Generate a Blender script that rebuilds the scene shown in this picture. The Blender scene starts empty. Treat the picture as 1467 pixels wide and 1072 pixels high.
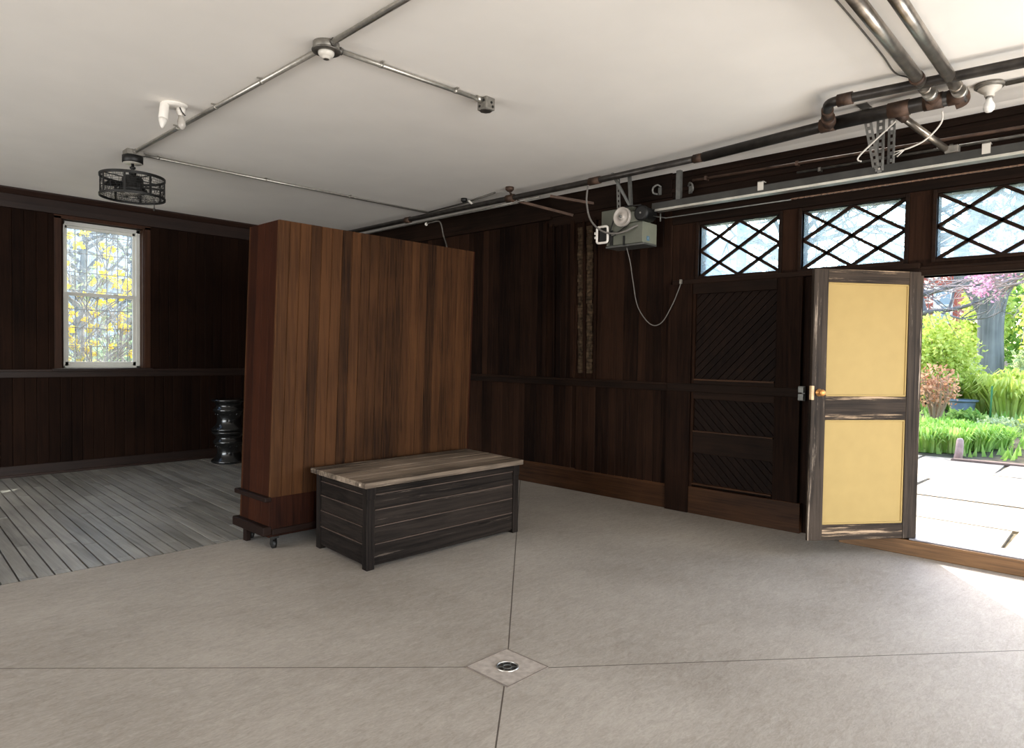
import bpy, bmesh, math, random
from mathutils import Vector as V, Matrix
random.seed(7)
sc = bpy.context.scene
COL = sc.collection
PI = math.pi

# ------------------------------------------------------------------ mesh builder
class MB:
    def __init__(s): s.v = []; s.f = []; s.sm = []
    def quadmesh(s, verts, faces, smooth=False):
        o = len(s.v); s.v += [V(p) for p in verts]
        for f in faces: s.f.append([i + o for i in f]); s.sm.append(smooth)
        return s
    def box(s, x0, x1, y0, y1, z0, z1):
        x0, x1 = min(x0, x1), max(x0, x1); y0, y1 = min(y0, y1), max(y0, y1); z0, z1 = min(z0, z1), max(z0, z1)
        vs = [(x, y, z) for z in (z0, z1) for y in (y0, y1) for x in (x0, x1)]
        return s.quadmesh(vs, [(0, 2, 3, 1), (4, 5, 7, 6), (0, 1, 5, 4), (2, 6, 7, 3), (0, 4, 6, 2), (1, 3, 7, 5)])
    def obox(s, c, ax, ay, az):      # centre + three half axes
        c, ax, ay, az = V(c), V(ax), V(ay), V(az)
        if ax.cross(ay).dot(az) < 0: az = -az
        vs = [c + ax * i + ay * j + az * k for k in (-1, 1) for j in (-1, 1) for i in (-1, 1)]
        return s.quadmesh(vs, [(0, 2, 3, 1), (4, 5, 7, 6), (0, 1, 5, 4), (2, 6, 7, 3), (0, 4, 6, 2), (1, 3, 7, 5)])
    def bar(s, a, b, w, h, up=(0, 0, 1)):
        a, b = V(a), V(b); d = (b - a); u = d.normalized(); r = u.cross(V(up))
        if r.length < 1e-4: r = u.cross(V((1, 0, 0)))
        r.normalize(); n = r.cross(u)
        return s.obox((a + b) / 2, d / 2, r * w / 2, n * h / 2)
    def prism(s, poly, ext):          # planar polygon extruded by a vector
        poly = [V(p) for p in poly]; ext = V(ext); n = len(poly)
        nrm = V((0, 0, 0))
        for i in range(n): nrm += poly[i].cross(poly[(i + 1) % n])
        if nrm.dot(ext) < 0: poly = poly[::-1]
        vs = poly + [p + ext for p in poly]
        fs = [tuple(range(n))[::-1], tuple(range(n, 2 * n))] + [(i, (i + 1) % n, n + (i + 1) % n, n + i) for i in range(n)]
        return s.quadmesh(vs, fs)
    def tube(s, path, r, n=12, caps=True):
        path = [V(p) for p in path]; m = len(path); rr = r if isinstance(r, (list, tuple)) else [r] * m
        rings = []; u = None
        for i, p in enumerate(path):
            t = (path[min(i + 1, m - 1)] - path[max(i - 1, 0)]).normalized()
            if u is None:
                u = t.cross(V((0, 0, 1)))
                if u.length < .05: u = t.cross(V((1, 0, 0)))
            u = (u - t * u.dot(t)).normalized(); w = t.cross(u)
            rings.append([p + (u * math.cos(2 * PI * k / n) + w * math.sin(2 * PI * k / n)) * rr[i] for k in range(n)])
        o = len(s.v)
        for g in rings: s.v += g
        for i in range(m - 1):
            for k in range(n):
                a = o + i * n + k; b = o + i * n + (k + 1) % n
                s.f.append([a, b, b + n, a + n]); s.sm.append(True)
        if caps:
            s.f.append([o + k for k in range(n)][::-1]); s.sm.append(False)
            s.f.append([o + (m - 1) * n + k for k in range(n)]); s.sm.append(False)
        return s
    def lathe(s, c, prof, axis=(0, 0, 1), n=24, closed=False, smooth=True):   # prof: (radius, height) pairs
        c = V(c); a = V(axis).normalized(); u = a.orthogonal().normalized(); w = a.cross(u)
        o = len(s.v); m = len(prof)
        for r, h in prof:
            r = max(r, 1e-4)
            s.v += [c + a * h + (u * math.cos(2 * PI * k / n) + w * math.sin(2 * PI * k / n)) * r for k in range(n)]
        for i in range(m if closed else m - 1):
            for k in range(n):
                p = o + i * n; q = o + ((i + 1) % m) * n
                s.f.append([p + k, p + (k + 1) % n, q + (k + 1) % n, q + k]); s.sm.append(smooth)
        if not closed:
            s.f.append([o + k for k in range(n)][::-1]); s.sm.append(False)
            s.f.append([o + (m - 1) * n + k for k in range(n)]); s.sm.append(False)
        return s
    def torus(s, c, R, r, axis=(0, 0, 1), n=40, k=8):
        return s.lathe(c, [(R + r * math.cos(2 * PI * j / k), r * math.sin(2 * PI * j / k)) for j in range(k)], axis, n, True)
    def build(s, name, mat, parent=None, loc=None, bevel=0, sub=0):
        me = bpy.data.meshes.new(name)
        wl = V((0, 0, 0))
        if parent is not None:
            p = parent
            while p is not None: wl += p.location; p = p.parent
        base = wl + (V(loc) - wl if loc is not None else V((0, 0, 0)))
        me.from_pydata([v - base for v in s.v], [], s.f)
        me.polygons.foreach_set('use_smooth', s.sm)
        me.update()
        o = bpy.data.objects.new(name, me); COL.objects.link(o)
        if parent is not None: o.parent = parent; o.location = base - wl
        else: o.location = base
        for m in (mat if isinstance(mat, (list, tuple)) else [mat]): me.materials.append(m)
        if bevel:
            b = o.modifiers.new('bevel', 'BEVEL'); b.width = bevel; b.segments = 2; b.limit_method = 'ANGLE'; b.angle_limit = math.radians(40)
        return o

def tag(o, label=None, cat=None, group=None, kind=None):
    if label: o['label'] = label
    if cat: o['category'] = cat
    if group: o['group'] = group
    if kind: o['kind'] = kind
    return o
def thing(name, loc, label, cat, group=None, kind=None):
    o = bpy.data.objects.new(name, None); COL.objects.link(o); o.location = loc; o.empty_display_size = .1
    return tag(o, label, cat, group, kind)
def struct(o, label=None): 
    return tag(o, label, None, None, 'structure')
def bez(pts, n=8):        # Catmull-Rom through points
    pts = [V(p) for p in pts]; out = []
    for i in range(len(pts) - 1):
        p0 = pts[max(i - 1, 0)]; p1 = pts[i]; p2 = pts[i + 1]; p3 = pts[min(i + 2, len(pts) - 1)]
        for k in range(n):
            t = k / n
            out.append(.5 * ((2 * p1) + (p2 - p0) * t + (2 * p0 - 5 * p1 + 4 * p2 - p3) * t * t + (3 * p1 - p0 - 3 * p2 + p3) * t ** 3))
    out.append(pts[-1]); return out

# ------------------------------------------------------------------ materials
def newmat(name):
    m = bpy.data.materials.new(name); m.use_nodes = True
    nt = m.node_tree; b = nt.nodes['Principled BSDF']
    return m, nt, b, nt.nodes.new, nt.links.new
def rgba(c): return (c[0], c[1], c[2], 1)
def plain(name, c, rough=.5, metal=0, noise=0, nscale=20, spec=.5, bump=0):
    m, nt, b, N, L = newmat(name)
    b.inputs['Base Color'].default_value = rgba(c); b.inputs['Roughness'].default_value = rough
    b.inputs['Metallic'].default_value = metal; b.inputs['Specular IOR Level'].default_value = spec
    tc = N('ShaderNodeTexCoord'); nz = N('ShaderNodeTexNoise'); nz.inputs['Scale'].default_value = nscale; nz.inputs['Detail'].default_value = 5
    L(tc.outputs['Object'], nz.inputs['Vector'])
    if noise:
        mx = N('ShaderNodeMix'); mx.data_type = 'RGBA'
        mx.inputs[6].default_value = rgba([k * (1 - noise) for k in c]); mx.inputs[7].default_value = rgba([min(1, k * (1 + noise)) for k in c])
        rp = N('ShaderNodeMapRange'); rp.inputs[1].default_value = .3; rp.inputs[2].default_value = .7
        L(nz.outputs[0], rp.inputs[0]); L(rp.outputs[0], mx.inputs[0]); L(mx.outputs[2], b.inputs['Base Color'])
    if bump:
        bp = N('ShaderNodeBump'); bp.inputs['Strength'].default_value = bump; bp.inputs['Distance'].default_value = .01
        L(nz.outputs[0], bp.inputs['Height']); L(bp.outputs[0], b.inputs['Normal'])
    return m
def wood(name, dark, light, axis='z', rough=.5, spec=.4, island=.5, grain=14, wear=None, wearamt=.62, bump=.25):
    m, nt, b, N, L = newmat(name)
    geo = N('ShaderNodeNewGeometry'); tc = N('ShaderNodeTexCoord'); mp = N('ShaderNodeMapping')
    s = [grain * 5.2] * 3; s['xyz'.index(axis)] = grain * .20
    mp.inputs['Scale'].default_value = s
    off = N('ShaderNodeVectorMath'); off.operation = 'ADD'
    cmb = N('ShaderNodeCombineXYZ'); mul = N('ShaderNodeMath'); mul.operation = 'MULTIPLY'; mul.inputs[1].default_value = 7.3
    L(geo.outputs['Random Per Island'], mul.inputs[0])
    for i in range(3): L(mul.outputs[0], cmb.inputs[i])
    L(tc.outputs['Object'], off.inputs[0]); L(cmb.outputs[0], off.inputs[1]); L(off.outputs[0], mp.inputs['Vector'])
    nz = N('ShaderNodeTexNoise'); nz.inputs['Scale'].default_value = 1; nz.inputs['Detail'].default_value = 6; nz.inputs['Roughness'].default_value = .65; nz.inputs['Distortion'].default_value = .6
    L(mp.outputs[0], nz.inputs['Vector'])
    nb = N('ShaderNodeTexNoise'); nb.inputs['Scale'].default_value = 1.6; nb.inputs['Detail'].default_value = 3
    L(tc.outputs['Object'], nb.inputs['Vector'])
    a1 = N('ShaderNodeMath'); a1.operation = 'MULTIPLY_ADD'; a1.inputs[1].default_value = island; a1.inputs[2].default_value = -.5 * island
    L(geo.outputs['Random Per Island'], a1.inputs[0])
    a2 = N('ShaderNodeMath'); a2.operation = 'ADD'; L(nz.outputs[0], a2.inputs[0]); L(a1.outputs[0], a2.inputs[1])
    a3 = N('ShaderNodeMath'); a3.operation = 'MULTIPLY_ADD'; a3.inputs[1].default_value = .5; L(nb.outputs[0], a3.inputs[0]); 
    a4 = N('ShaderNodeMath'); a4.operation = 'SUBTRACT'; a4.inputs[1].default_value = .25
    L(a2.outputs[0], a3.inputs[2]); L(a3.outputs[0], a4.inputs[0])
    rp = N('ShaderNodeMapRange'); rp.inputs[1].default_value = .22; rp.inputs[2].default_value = .8; L(a4.outputs[0], rp.inputs[0])
    mx = N('ShaderNodeMix'); mx.data_type = 'RGBA'; mx.inputs[6].default_value = rgba(dark); mx.inputs[7].default_value = rgba(light)
    L(rp.outputs[0], mx.inputs[0]); out = mx.outputs[2]
    if wear:
        n2 = N('ShaderNodeTexNoise'); n2.inputs['Scale'].default_value = .55; n2.inputs['Detail'].default_value = 8; n2.inputs['Roughness'].default_value = .75
        L(mp.outputs[0], n2.inputs['Vector'])
        r2 = N('ShaderNodeMapRange'); r2.inputs[1].default_value = wearamt; r2.inputs[2].default_value = wearamt + .07; L(n2.outputs[0], r2.inputs[0])
        m2 = N('ShaderNodeMix'); m2.data_type = 'RGBA'; L(r2.outputs[0], m2.inputs[0]); L(out, m2.inputs[6]); m2.inputs[7].default_value = rgba(wear); out = m2.outputs[2]
    L(out, b.inputs['Base Color'])
    b.inputs['Roughness'].default_value = rough; b.inputs['Specular IOR Level'].default_value = spec
    bp = N('ShaderNodeBump'); bp.inputs['Strength'].default_value = bump; bp.inputs['Distance'].default_value = .004
    L(nz.outputs[0], bp.inputs['Height']); L(bp.outputs[0], b.inputs['Normal'])
    return m
def leafmat(name, c1, c2, trans=.35):
    m, nt, b, N, L = newmat(name); nt.nodes.remove(b); out = nt.nodes['Material Output']
    geo = N('ShaderNodeNewGeometry'); mx = N('ShaderNodeMix'); mx.data_type = 'RGBA'
    mx.inputs[6].default_value = rgba(c1); mx.inputs[7].default_value = rgba(c2); L(geo.outputs['Random Per Island'], mx.inputs[0])
    d = N('ShaderNodeBsdfDiffuse'); t = N('ShaderNodeBsdfTranslucent'); ms = N('ShaderNodeMixShader'); ms.inputs[0].default_value = trans
    L(mx.outputs[2], d.inputs[0]); L(mx.outputs[2], t.inputs[0]); L(d.outputs[0], ms.inputs[1]); L(t.outputs[0], ms.inputs[2]); L(ms.outputs[0], out.inputs[0])
    return m
def glassmat(name, tint, dust, dustcol=(.85, .93, 1)):
    m, nt, b, N, L = newmat(name); nt.nodes.remove(b); out = nt.nodes['Material Output']
    tr = N('ShaderNodeBsdfTransparent'); tr.inputs[0].default_value = rgba(tint)
    tl = N('ShaderNodeBsdfTranslucent'); tl.inputs[0].default_value = rgba(dustcol)
    gl = N('ShaderNodeBsdfGlossy'); gl.inputs['Roughness'].default_value = .03
    tc = N('ShaderNodeTexCoord'); nz = N('ShaderNodeTexNoise'); nz.inputs['Scale'].default_value = 9; nz.inputs['Detail'].default_value = 6; L(tc.outputs['Object'], nz.inputs[0])
    rp = N('ShaderNodeMapRange'); rp.inputs[1].default_value = .3; rp.inputs[2].default_value = .7; rp.inputs[3].default_value = dust * .6; rp.inputs[4].default_value = dust * 1.4; L(nz.outputs[0], rp.inputs[0])
    m1 = N('ShaderNodeMixShader'); L(rp.outputs[0], m1.inputs[0]); L(tr.outputs[0], m1.inputs[1]); L(tl.outputs[0], m1.inputs[2])
    m2 = N('ShaderNodeMixShader'); m2.inputs[0].default_value = .04; L(m1.outputs[0], m2.inputs[1]); L(gl.outputs[0], m2.inputs[2]); L(m2.outputs[0], out.inputs[0])
    return m

M = {}
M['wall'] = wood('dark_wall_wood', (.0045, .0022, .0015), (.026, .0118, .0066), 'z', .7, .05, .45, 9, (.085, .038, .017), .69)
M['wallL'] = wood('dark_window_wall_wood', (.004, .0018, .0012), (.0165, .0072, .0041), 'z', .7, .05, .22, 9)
M['trimy'] = wood('dark_trim_wood_along', (.005, .003, .002), (.021, .0105, .0065), 'y', .65, .07, .3, 8, (.05, .03, .017), .74)
M['trimx'] = wood('dark_trim_wood_across', (.007, .0035, .0026), (.026, .0115, .0072), 'x', .55, .25, .3, 8)
M['basey'] = wood('brown_base_wood', (.016, .007, .0033), (.074, .031, .0125), 'y', .55, .12, .4, 8)
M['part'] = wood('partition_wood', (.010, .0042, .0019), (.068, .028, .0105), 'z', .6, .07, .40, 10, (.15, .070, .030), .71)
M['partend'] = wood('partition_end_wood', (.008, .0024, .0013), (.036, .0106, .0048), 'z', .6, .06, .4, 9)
M['partbase'] = wood('partition_base_wood', (.006, .0028, .002), (.020, .009, .0058), 'x', .6, .10, .4, 9)
M['chest'] = wood('chest_side_wood', (.004, .003, .0026), (.026, .0195, .0158), 'x', .7, .07, .35, 7, (.11, .085, .068), .585, .8)
M['chestpost'] = wood('chest_post_wood', (.0045, .0034, .003), (.026, .0195, .016), 'z', .7, .07, .35, 10, (.10, .078, .062), .66, .7)
M['lid'] = wood('chest_lid_wood', (.018, .013, .010), (.30, .23, .172), 'x', .7, .08, .3, 6, (.52, .42, .33), .58, .8)
M['leaf'] = wood('weathered_door_wood', (.008, .0055, .004), (.068, .049, .036), 'z', .65, .12, .3, 6, (.36, .285, .22), .565, .9)
M['leafx'] = wood('weathered_door_rail_wood', (.008, .0055, .004), (.072, .050, .035), 'x', .65, .12, .3, 6, (.40, .28, .18), .555, .9)
M['cream'] = plain('cream_paint', (.32, .225, .085), .6, 0, .035, 9, .15, .08)
M['sill'] = wood('sill_wood', (.075, .036, .014), (.24, .125, .052), 'y', .5, .35, .3, 7)
M['brick'] = plain('rough_lath', (.05, .032, .018), .9, 0, .75, 22, .2, .8)
M['ceil'] = plain('ceiling_plaster', (.85, .81, .755), .85, 0, .022, 2.2, .2, .05)
M['emt'] = plain('galvanised_conduit', (.42, .40, .36), .38, .85, .15, 30)
M['emtdark'] = plain('dull_conduit', (.13, .12, .105), .45, .7, .3, 25)
M['cast'] = plain('grey_cast_box', (.20, .185, .16), .5, .5, .2, 30)
M['bigpipe'] = plain('worn_steel_pipe', (.30, .265, .225), .30, .9, .4, 9)
M['black'] = plain('black_iron', (.006, .0055, .005), .5, .2, .2, 20)
M['ironpipe'] = plain('black_iron_pipe', (.035, .030, .026), .40, .5, .5, 12)
M['rust'] = plain('rusty_fitting', (.062, .034, .021), .6, .4, .65, 14)
M['rod'] = plain('rusty_rod', (.085, .048, .032), .6, .3, .4, 10)
M['steel'] = plain('grey_steel', (.13, .13, .12), .5, .6, .2, 20)
M['rail'] = plain('track_steel', (.038, .037, .033), .55, .3, .25, 9)
M['railb'] = plain('bright_track_lip', (.62, .60, .54), .3, .8, .12, 9)
M['strut'] = plain('slotted_galvanised', (.20, .195, .18), .5, .5, .2, 25)
M['oper'] = plain('operator_green_grey', (.120, .124, .096), .5, .1, .08, 10)
M['operlit'] = plain('operator_lit_end', (.20, .205, .155), .5, .1, .06, 10)
M['pulley'] = plain('pulley_grey', (.42, .38, .34), .5, .2, .08, 20)
M['white'] = plain('white_plastic', (.76, .72, .66), .4, 0, .03, 20)
M['offwhite'] = plain('porcelain', (.56, .525, .465), .35, 0, .03, 20)
M['vinyl'] = plain('window_vinyl', (.60, .60, .56), .45, 0, .04, 9)
M['cable'] = plain('grey_cable', (.14, .128, .115), .5)
M['whitewire'] = plain('white_wire', (.62, .58, .52), .45)
M['brass'] = plain('worn_brass', (.55, .26, .08), .4, .7, .2, 40)
M['tan'] = plain('bare_wood_chip', (.52, .36, .20), .7, 0, .2, 40)
M['blue'] = plain('blue_sticker', (.06, .16, .25), .4)
M['gloss'] = plain('black_glaze', (.008, .008, .008), .2, 0, .1, 20, .7)
M['chain'] = plain('rusty_chain', (.16, .09, .055), .55, .3, .35, 60)
M['mesh'] = plain('cage_mesh', (.006, .0055, .005), .6, .2)
M['drainplate'] = plain('drain_mortar', (.33, .29, .255), .8, 0, .2, 26, .2, .2)
M['drainshade'] = plain('drain_hole_shade', (.02, .014, .010), .7, 0, .4, 40)
M['chrome'] = plain('drain_ring', (.55, .52, .48), .28, .9, .1, 40)
M['bulb'] = glassmat('clear_bulb_glass', (.93, .92, .88), .35, (.9, .88, .82))
M['glass'] = glassmat('window_glass', (.93, .97, .97), .04)
M['tglass'] = glassmat('dusty_transom_glass', (.80, .945, 1), .22, (.86, .96, 1))

# concrete floor with scored joints running from the drain
DX, DY = 2.46, 2.346
def concrete():
    m, nt, b, N, L = newmat('sealed_concrete')
    geo = N('ShaderNodeNewGeometry'); sp = N('ShaderNodeSeparateXYZ'); L(geo.outputs['Position'], sp.inputs[0])
    def mth(op, a, bv=None, **k):
        n = N('ShaderNodeMath'); n.operation = op
        for i, x in enumerate((a, bv)):
            if x is None: continue
            if isinstance(x, (int, float)): n.inputs[i].default_value = x
            else: L(x, n.inputs[i])
        return n.outputs[0]
    ax = mth('ABSOLUTE', mth('SUBTRACT', sp.outputs[0], DX)); ay = mth('ABSOLUTE', mth('SUBTRACT', sp.outputs[1], DY))
    px = mth('GREATER_THAN', sp.outputs[0], DX); py = mth('GREATER_THAN', sp.outputs[1], DY); nx = mth('SUBTRACT', 1.0, px); ny = mth('SUBTRACT', 1.0, py)
    def quad(a, b, c, d_): return mth('ADD', mth('ADD', mth('MULTIPLY', mth('MULTIPLY', px, ny), a), mth('MULTIPLY', mth('MULTIPLY', nx, py), b)), mth('ADD', mth('MULTIPLY', mth('MULTIPLY', px, py), c), mth('MULTIPLY', mth('MULTIPLY', nx, ny), d_)))
    d = mth('ABSOLUTE', mth('SUBTRACT', ay, mth('ADD', mth('MULTIPLY', ax, quad(.845, .974, .905, .85)), quad(.0236, .0075, .002, -.003)))); line = mth('LESS_THAN', d, .0048)
    n1 = N('ShaderNodeTexNoise'); n1.inputs['Scale'].default_value = .9; n1.inputs['Detail'].default_value = 6
    n2 = N('ShaderNodeTexNoise'); n2.inputs['Scale'].default_value = 14; n2.inputs['Detail'].default_value = 8; n2.inputs['Roughness'].default_value = .75; n2.inputs['Distortion'].default_value = 1.2
    mp = N('ShaderNodeMapping'); mp.inputs['Rotation'].default_value = (0, 0, .7); mp.inputs['Scale'].default_value = (.5, 1.5, 1); L(geo.outputs['Position'], mp.inputs[0])
    L(geo.outputs['Position'], n1.inputs[0]); L(mp.outputs[0], n2.inputs[0])
    n3 = N('ShaderNodeTexNoise'); n3.inputs['Scale'].default_value = 42; n3.inputs['Detail'].default_value = 4; n3.inputs['Distortion'].default_value = 2.0; L(mp.outputs[0], n3.inputs[0])
    f = mth('ADD', mth('MULTIPLY', n1.outputs[0], .35), mth('ADD', mth('MULTIPLY', n2.outputs[0], .35), mth('MULTIPLY', n3.outputs[0], .3)))
    rp = N('ShaderNodeMapRange'); rp.inputs[1].default_value = .38; rp.inputs[2].default_value = .62; L(f, rp.inputs[0])
    mx = N('ShaderNodeMix'); mx.data_type = 'RGBA'; mx.inputs[6].default_value = (.222, .192, .162, 1); mx.inputs[7].default_value = (.37, .334, .292, 1); L(rp.outputs[0], mx.inputs[0])
    m2 = N('ShaderNodeMix'); m2.data_type = 'RGBA'; L(line, m2.inputs[0]); L(mx.outputs[2], m2.inputs[6]); m2.inputs[7].default_value = (.07, .055, .045, 1)
    L(m2.outputs[2], b.inputs['Base Color']); b.inputs['Roughness'].default_value = .62; b.inputs['Specular IOR Level'].default_value = .3
    bp = N('ShaderNodeBump'); bp.inputs['Strength'].default_value = .12; bp.inputs['Distance'].default_value = .01; L(n2.outputs[0], bp.inputs['Height']); L(bp.outputs[0], b.inputs['Normal'])
    return m
M['concrete'] = concrete()
M['boards'] = wood('grey_floorboards', (.10, .093, .082), (.33, .315, .285), 'y', .42, .35, .22, 5, (.38, .33, .27), .68, .4)

# ------------------------------------------------------------------ room dimensions
XR, YL, ZC = 6.32, 10.16, 3.55
XW, YB = -6.0, -7.0
T = .12

# floors
struct(MB().box(XW - .1, XR + .1, YB - .1, 5.57, -.12, 0).box(4.2, XR + .1, 5.57, YL + .3, -.12, 0).build('floor', M['concrete']))
fl = MB().box(XW - .1, 4.2, 5.57, YL + .3, -.14, -.03)
ang = math.radians(-2.6); ca, sa = math.cos(ang), math.sin(ang)
pw = .103; k = -80
while k < 80:
    # boards run roughly along Y, broken by staggered butt joints
    xa = k * pw; y = 5.0 - random.random() * 1.4
    while y < YL + 1:
        ln = random.choice((1.2, 1.6, 2.0, 2.4)); pts = []
        for (u, v) in ((xa, y), (xa + pw - .012, y), (xa + pw - .012, y + ln - .006), (xa, y + ln - .006)):
            pts.append([1.0 + u * ca - (v - 5.57) * sa, 5.57 + u * sa + (v - 5.57) * ca])
        # clip to the boarded area
        def clip(poly, f):
            out = []
            for i in range(len(poly)):
                a, b = poly[i], poly[(i + 1) % len(poly)]; fa, fb = f(a), f(b)
                if fa >= 0: out.append(a)
                if fa * fb < 0: t = fa / (fa - fb); out.append([a[0] + (b[0] - a[0]) * t, a[1] + (b[1] - a[1]) * t])
            return out
        for f in (lambda p: p[0] - XW, lambda p: 4.2 - p[0], lambda p: p[1] - 5.585, lambda p: YL - p[1]):
            if pts: pts = clip(pts, f)
        if len(pts) > 2: fl.prism([(p[0], p[1], -.03) for p in pts], (0, 0, .03 + random.uniform(-.002, .001)))
        y += ln
    k += 1
struct(fl.build('floor_boarded', M['boards']))
# ceiling with a plaster lip along the door wall
struct(MB().box(XW - .1, XR + .15, YB - .1, YL + .4, ZC, ZC + .12).prism([(6.20, YB, ZC), (XR, YB, ZC), (XR, YB, ZC - .03)], (0, YL - YB, 0)).build('ceiling', M['ceil']))

def plank(mb, face, u0, u1, z0, z1, out, t=.02, c=.007):
    # vertical V-jointed plank; face(u, d, z) maps to world, d = distance out of the wall
    prof = [(u0, 0), (u1, 0), (u1, t - c), (u1 - c, t), (u0 + c, t), (u0, t - c)]
    mb.prism([face(u, d, z0) for u, d in prof], V(face(u0, 0, z1)) - V(face(u0, 0, z0)))
def planks(mb, face, u0, u1, z0, z1, w, holes=(), t=.02, c=.006, jit=.0):
    edges = [u0]
    while edges[-1] < u1 - 1e-3:
        nx = min(edges[-1] + w * random.uniform(1 - jit, 1 + jit), u1)
        for h in holes:
            for e in h[:2]:
                if edges[-1] + 1e-3 < e < nx: nx = e
        edges.append(nx)
    for a, b in zip(edges, edges[1:]):
        segs = [(z0, z1)]; m = (a + b) / 2
        for h in holes:
            if h[0] < m < h[1]:
                segs = [s for q in segs for s in ((q[0], min(q[1], h[2])), (max(q[0], h[3]), q[1])) if s[1] - s[0] > .005]
        for s in segs: plank(mb, face, a, b, s[0], s[1], None, t + random.uniform(-.0015, .0015), c)

# ------------------------------------------------------------------ window wall (far left)
fL = lambda u, d, z: (u, YL - d, z)
WX0, WX1, WZ0, WZ1 = 2.285, 3.245, 1.345, 3.26
mb = MB()
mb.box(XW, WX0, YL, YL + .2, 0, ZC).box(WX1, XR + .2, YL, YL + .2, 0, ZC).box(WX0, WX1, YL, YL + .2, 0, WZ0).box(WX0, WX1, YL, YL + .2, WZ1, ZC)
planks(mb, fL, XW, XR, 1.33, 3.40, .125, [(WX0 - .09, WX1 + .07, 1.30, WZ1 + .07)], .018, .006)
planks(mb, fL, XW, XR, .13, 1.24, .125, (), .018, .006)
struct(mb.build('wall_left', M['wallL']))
struct(MB().box(XW, XR, YL - .035, YL, 1.23, 1.32).box(XW, XR, YL - .05, YL, 1.305, 1.335).build('trim_1', M['trimx'], bevel=.006))
mb = MB(); mb.box(XW, XR, YL - .03, YL, 3.36, ZC)
mb.prism([(XW, YL, 3.30), (XW, YL - .045, 3.31), (XW, YL - .05, 3.38), (XW, YL, 3.38)], (XR - XW, 0, 0))
mb.prism([(XW, YL, 3.47), (XW, YL - .05, 3.48), (XW, YL - .10, 3.53), (XW, YL - .10, ZC), (XW, YL, ZC)], (XR - XW, 0, 0))
struct(mb.build('trim_2', M['trimx']))
struct(MB().box(XW, XR, YL - .03, YL, 0, .14).box(XW, XR, YL - .05, YL, 0, .03).build('baseboard_left', M['trimx'], bevel=.005))

# window 1: double-hung vinyl window
w1 = thing('window_1', (2.76, YL, WZ0), 'white double-hung window in the dark plank wall', None, None, 'structure')
mb = MB()
mb.box(WX0 - .10, WX0 - .02, YL - .025, YL, WZ0 - .02, WZ1 + .03).box(WX1 + .0, WX1 + .075, YL - .025, YL, WZ0 - .02, WZ1 + .03).box(WX0 - .10, WX1 + .075, YL - .025, YL, WZ1, WZ1 + .075)
mb.box(WX0 - .115, WX1 + .09, YL - .045, YL, WZ1 + .06, WZ1 + .085)
mb.box(WX1 - .012, WX1, YL - .0, YL + .14, WZ0, WZ1).box(WX0, WX0 + .004, YL, YL + .14, WZ0, WZ1)
mb.build('window_casing', wood('casing_wood', (.012, .006, .004), (.055, .022, .011), 'z', .5, .12, .3, 8), w1, bevel=.003)
MB().box(WX0 - .13, WX1 + .10, YL - .07, YL + .12, WZ0 - .04, WZ0).build('window_sill', M['trimx'], w1, bevel=.006)
FY = YL + .12; fx0, fx1, fz0, fz1 = WX0 + .004, WX1 - .014, WZ0, WZ1
mb = MB(); mb.box(fx0, fx0 + .045, FY, FY + .08, fz0, fz1).box(fx1 - .05, fx1, FY, FY + .08, fz0, fz1).box(fx0, fx1, FY, FY + .08, fz1 - .05, fz1).box(fx0, fx1, FY, FY + .08, fz0, fz0 + .03)
mb.build('window_frame', M['vinyl'], w1, bevel=.004)
zm = 2.32
mb = MB(); a, b = fx0 + .045, fx1 - .05
mb.box(a, a + .035, FY + .045, FY + .07, zm - .02, fz1 - .05).box(b - .035, b, FY + .045, FY + .07, zm - .02, fz1 - .05).box(a, b, FY + .045, FY + .07, fz1 - .085, fz1 - .05).box(a, b, FY + .045, FY + .07, zm - .02, zm + .02)
mb.build('upper_sash', M['vinyl'], w1, bevel=.003)
mb = MB()
mb.box(a, a + .04, FY + .01, FY + .04, fz0 + .03, zm + .02).box(b - .04, b, FY + .01, FY + .04, fz0 + .03, zm + .02).box(a, b, FY + .01, FY + .04, fz0 + .03, fz0 + .085).box(a, b, FY + .008, FY + .04, zm - .022, zm + .022)
mb.box(2.60, 2.66, FY - .0, FY + .02, zm + .018, zm + .034).box(2.90, 2.96, FY - .0, FY + .02, zm + .018, zm + .034)
mb.build('lower_sash', M['vinyl'], w1, bevel=.003)
MB().box(a + .03, b - .03, FY + .056, FY + .059, zm + .01, fz1 - .075).build('window_pane', M['glass'], w1)
MB().box(a + .035, b - .035, FY + .022, FY + .025, fz0 + .08, zm - .015).build('window_pane', M['glass'], w1)

# ------------------------------------------------------------------ door wall (right)
fR = lambda u, d, z: (XR - d, u, z)
TW = [(2.575, 3.395), (1.525, 2.365), (.44, 1.297), (-.62, .24)]
TZ0, TZ1 = 2.43, 2.955
DO0, DO1, DZ0, DZ1 = -1.45, 1.412, .13, 2.295
mb = MB(); W0, W1 = XR, XR + .15
mb.box(W0, W1, 3.40, YL + .2, 0, ZC)
ys = sorted([3.40] + [y for t in TW for y in t] + [YB], reverse=True)
for i in range(0, len(ys), 2): mb.box(W0, W1, ys[i + 1], ys[i], TZ0, TZ1)
mb.box(W0, W1, YB, 3.40, TZ1, ZC)
mb.box(W0, W1, YB, 3.40, DZ1, TZ0)
mb.box(W0, W1, DO1, 3.40, 0, DZ1).box(W0, W1, YB, DO0, 0, DZ1)
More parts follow.
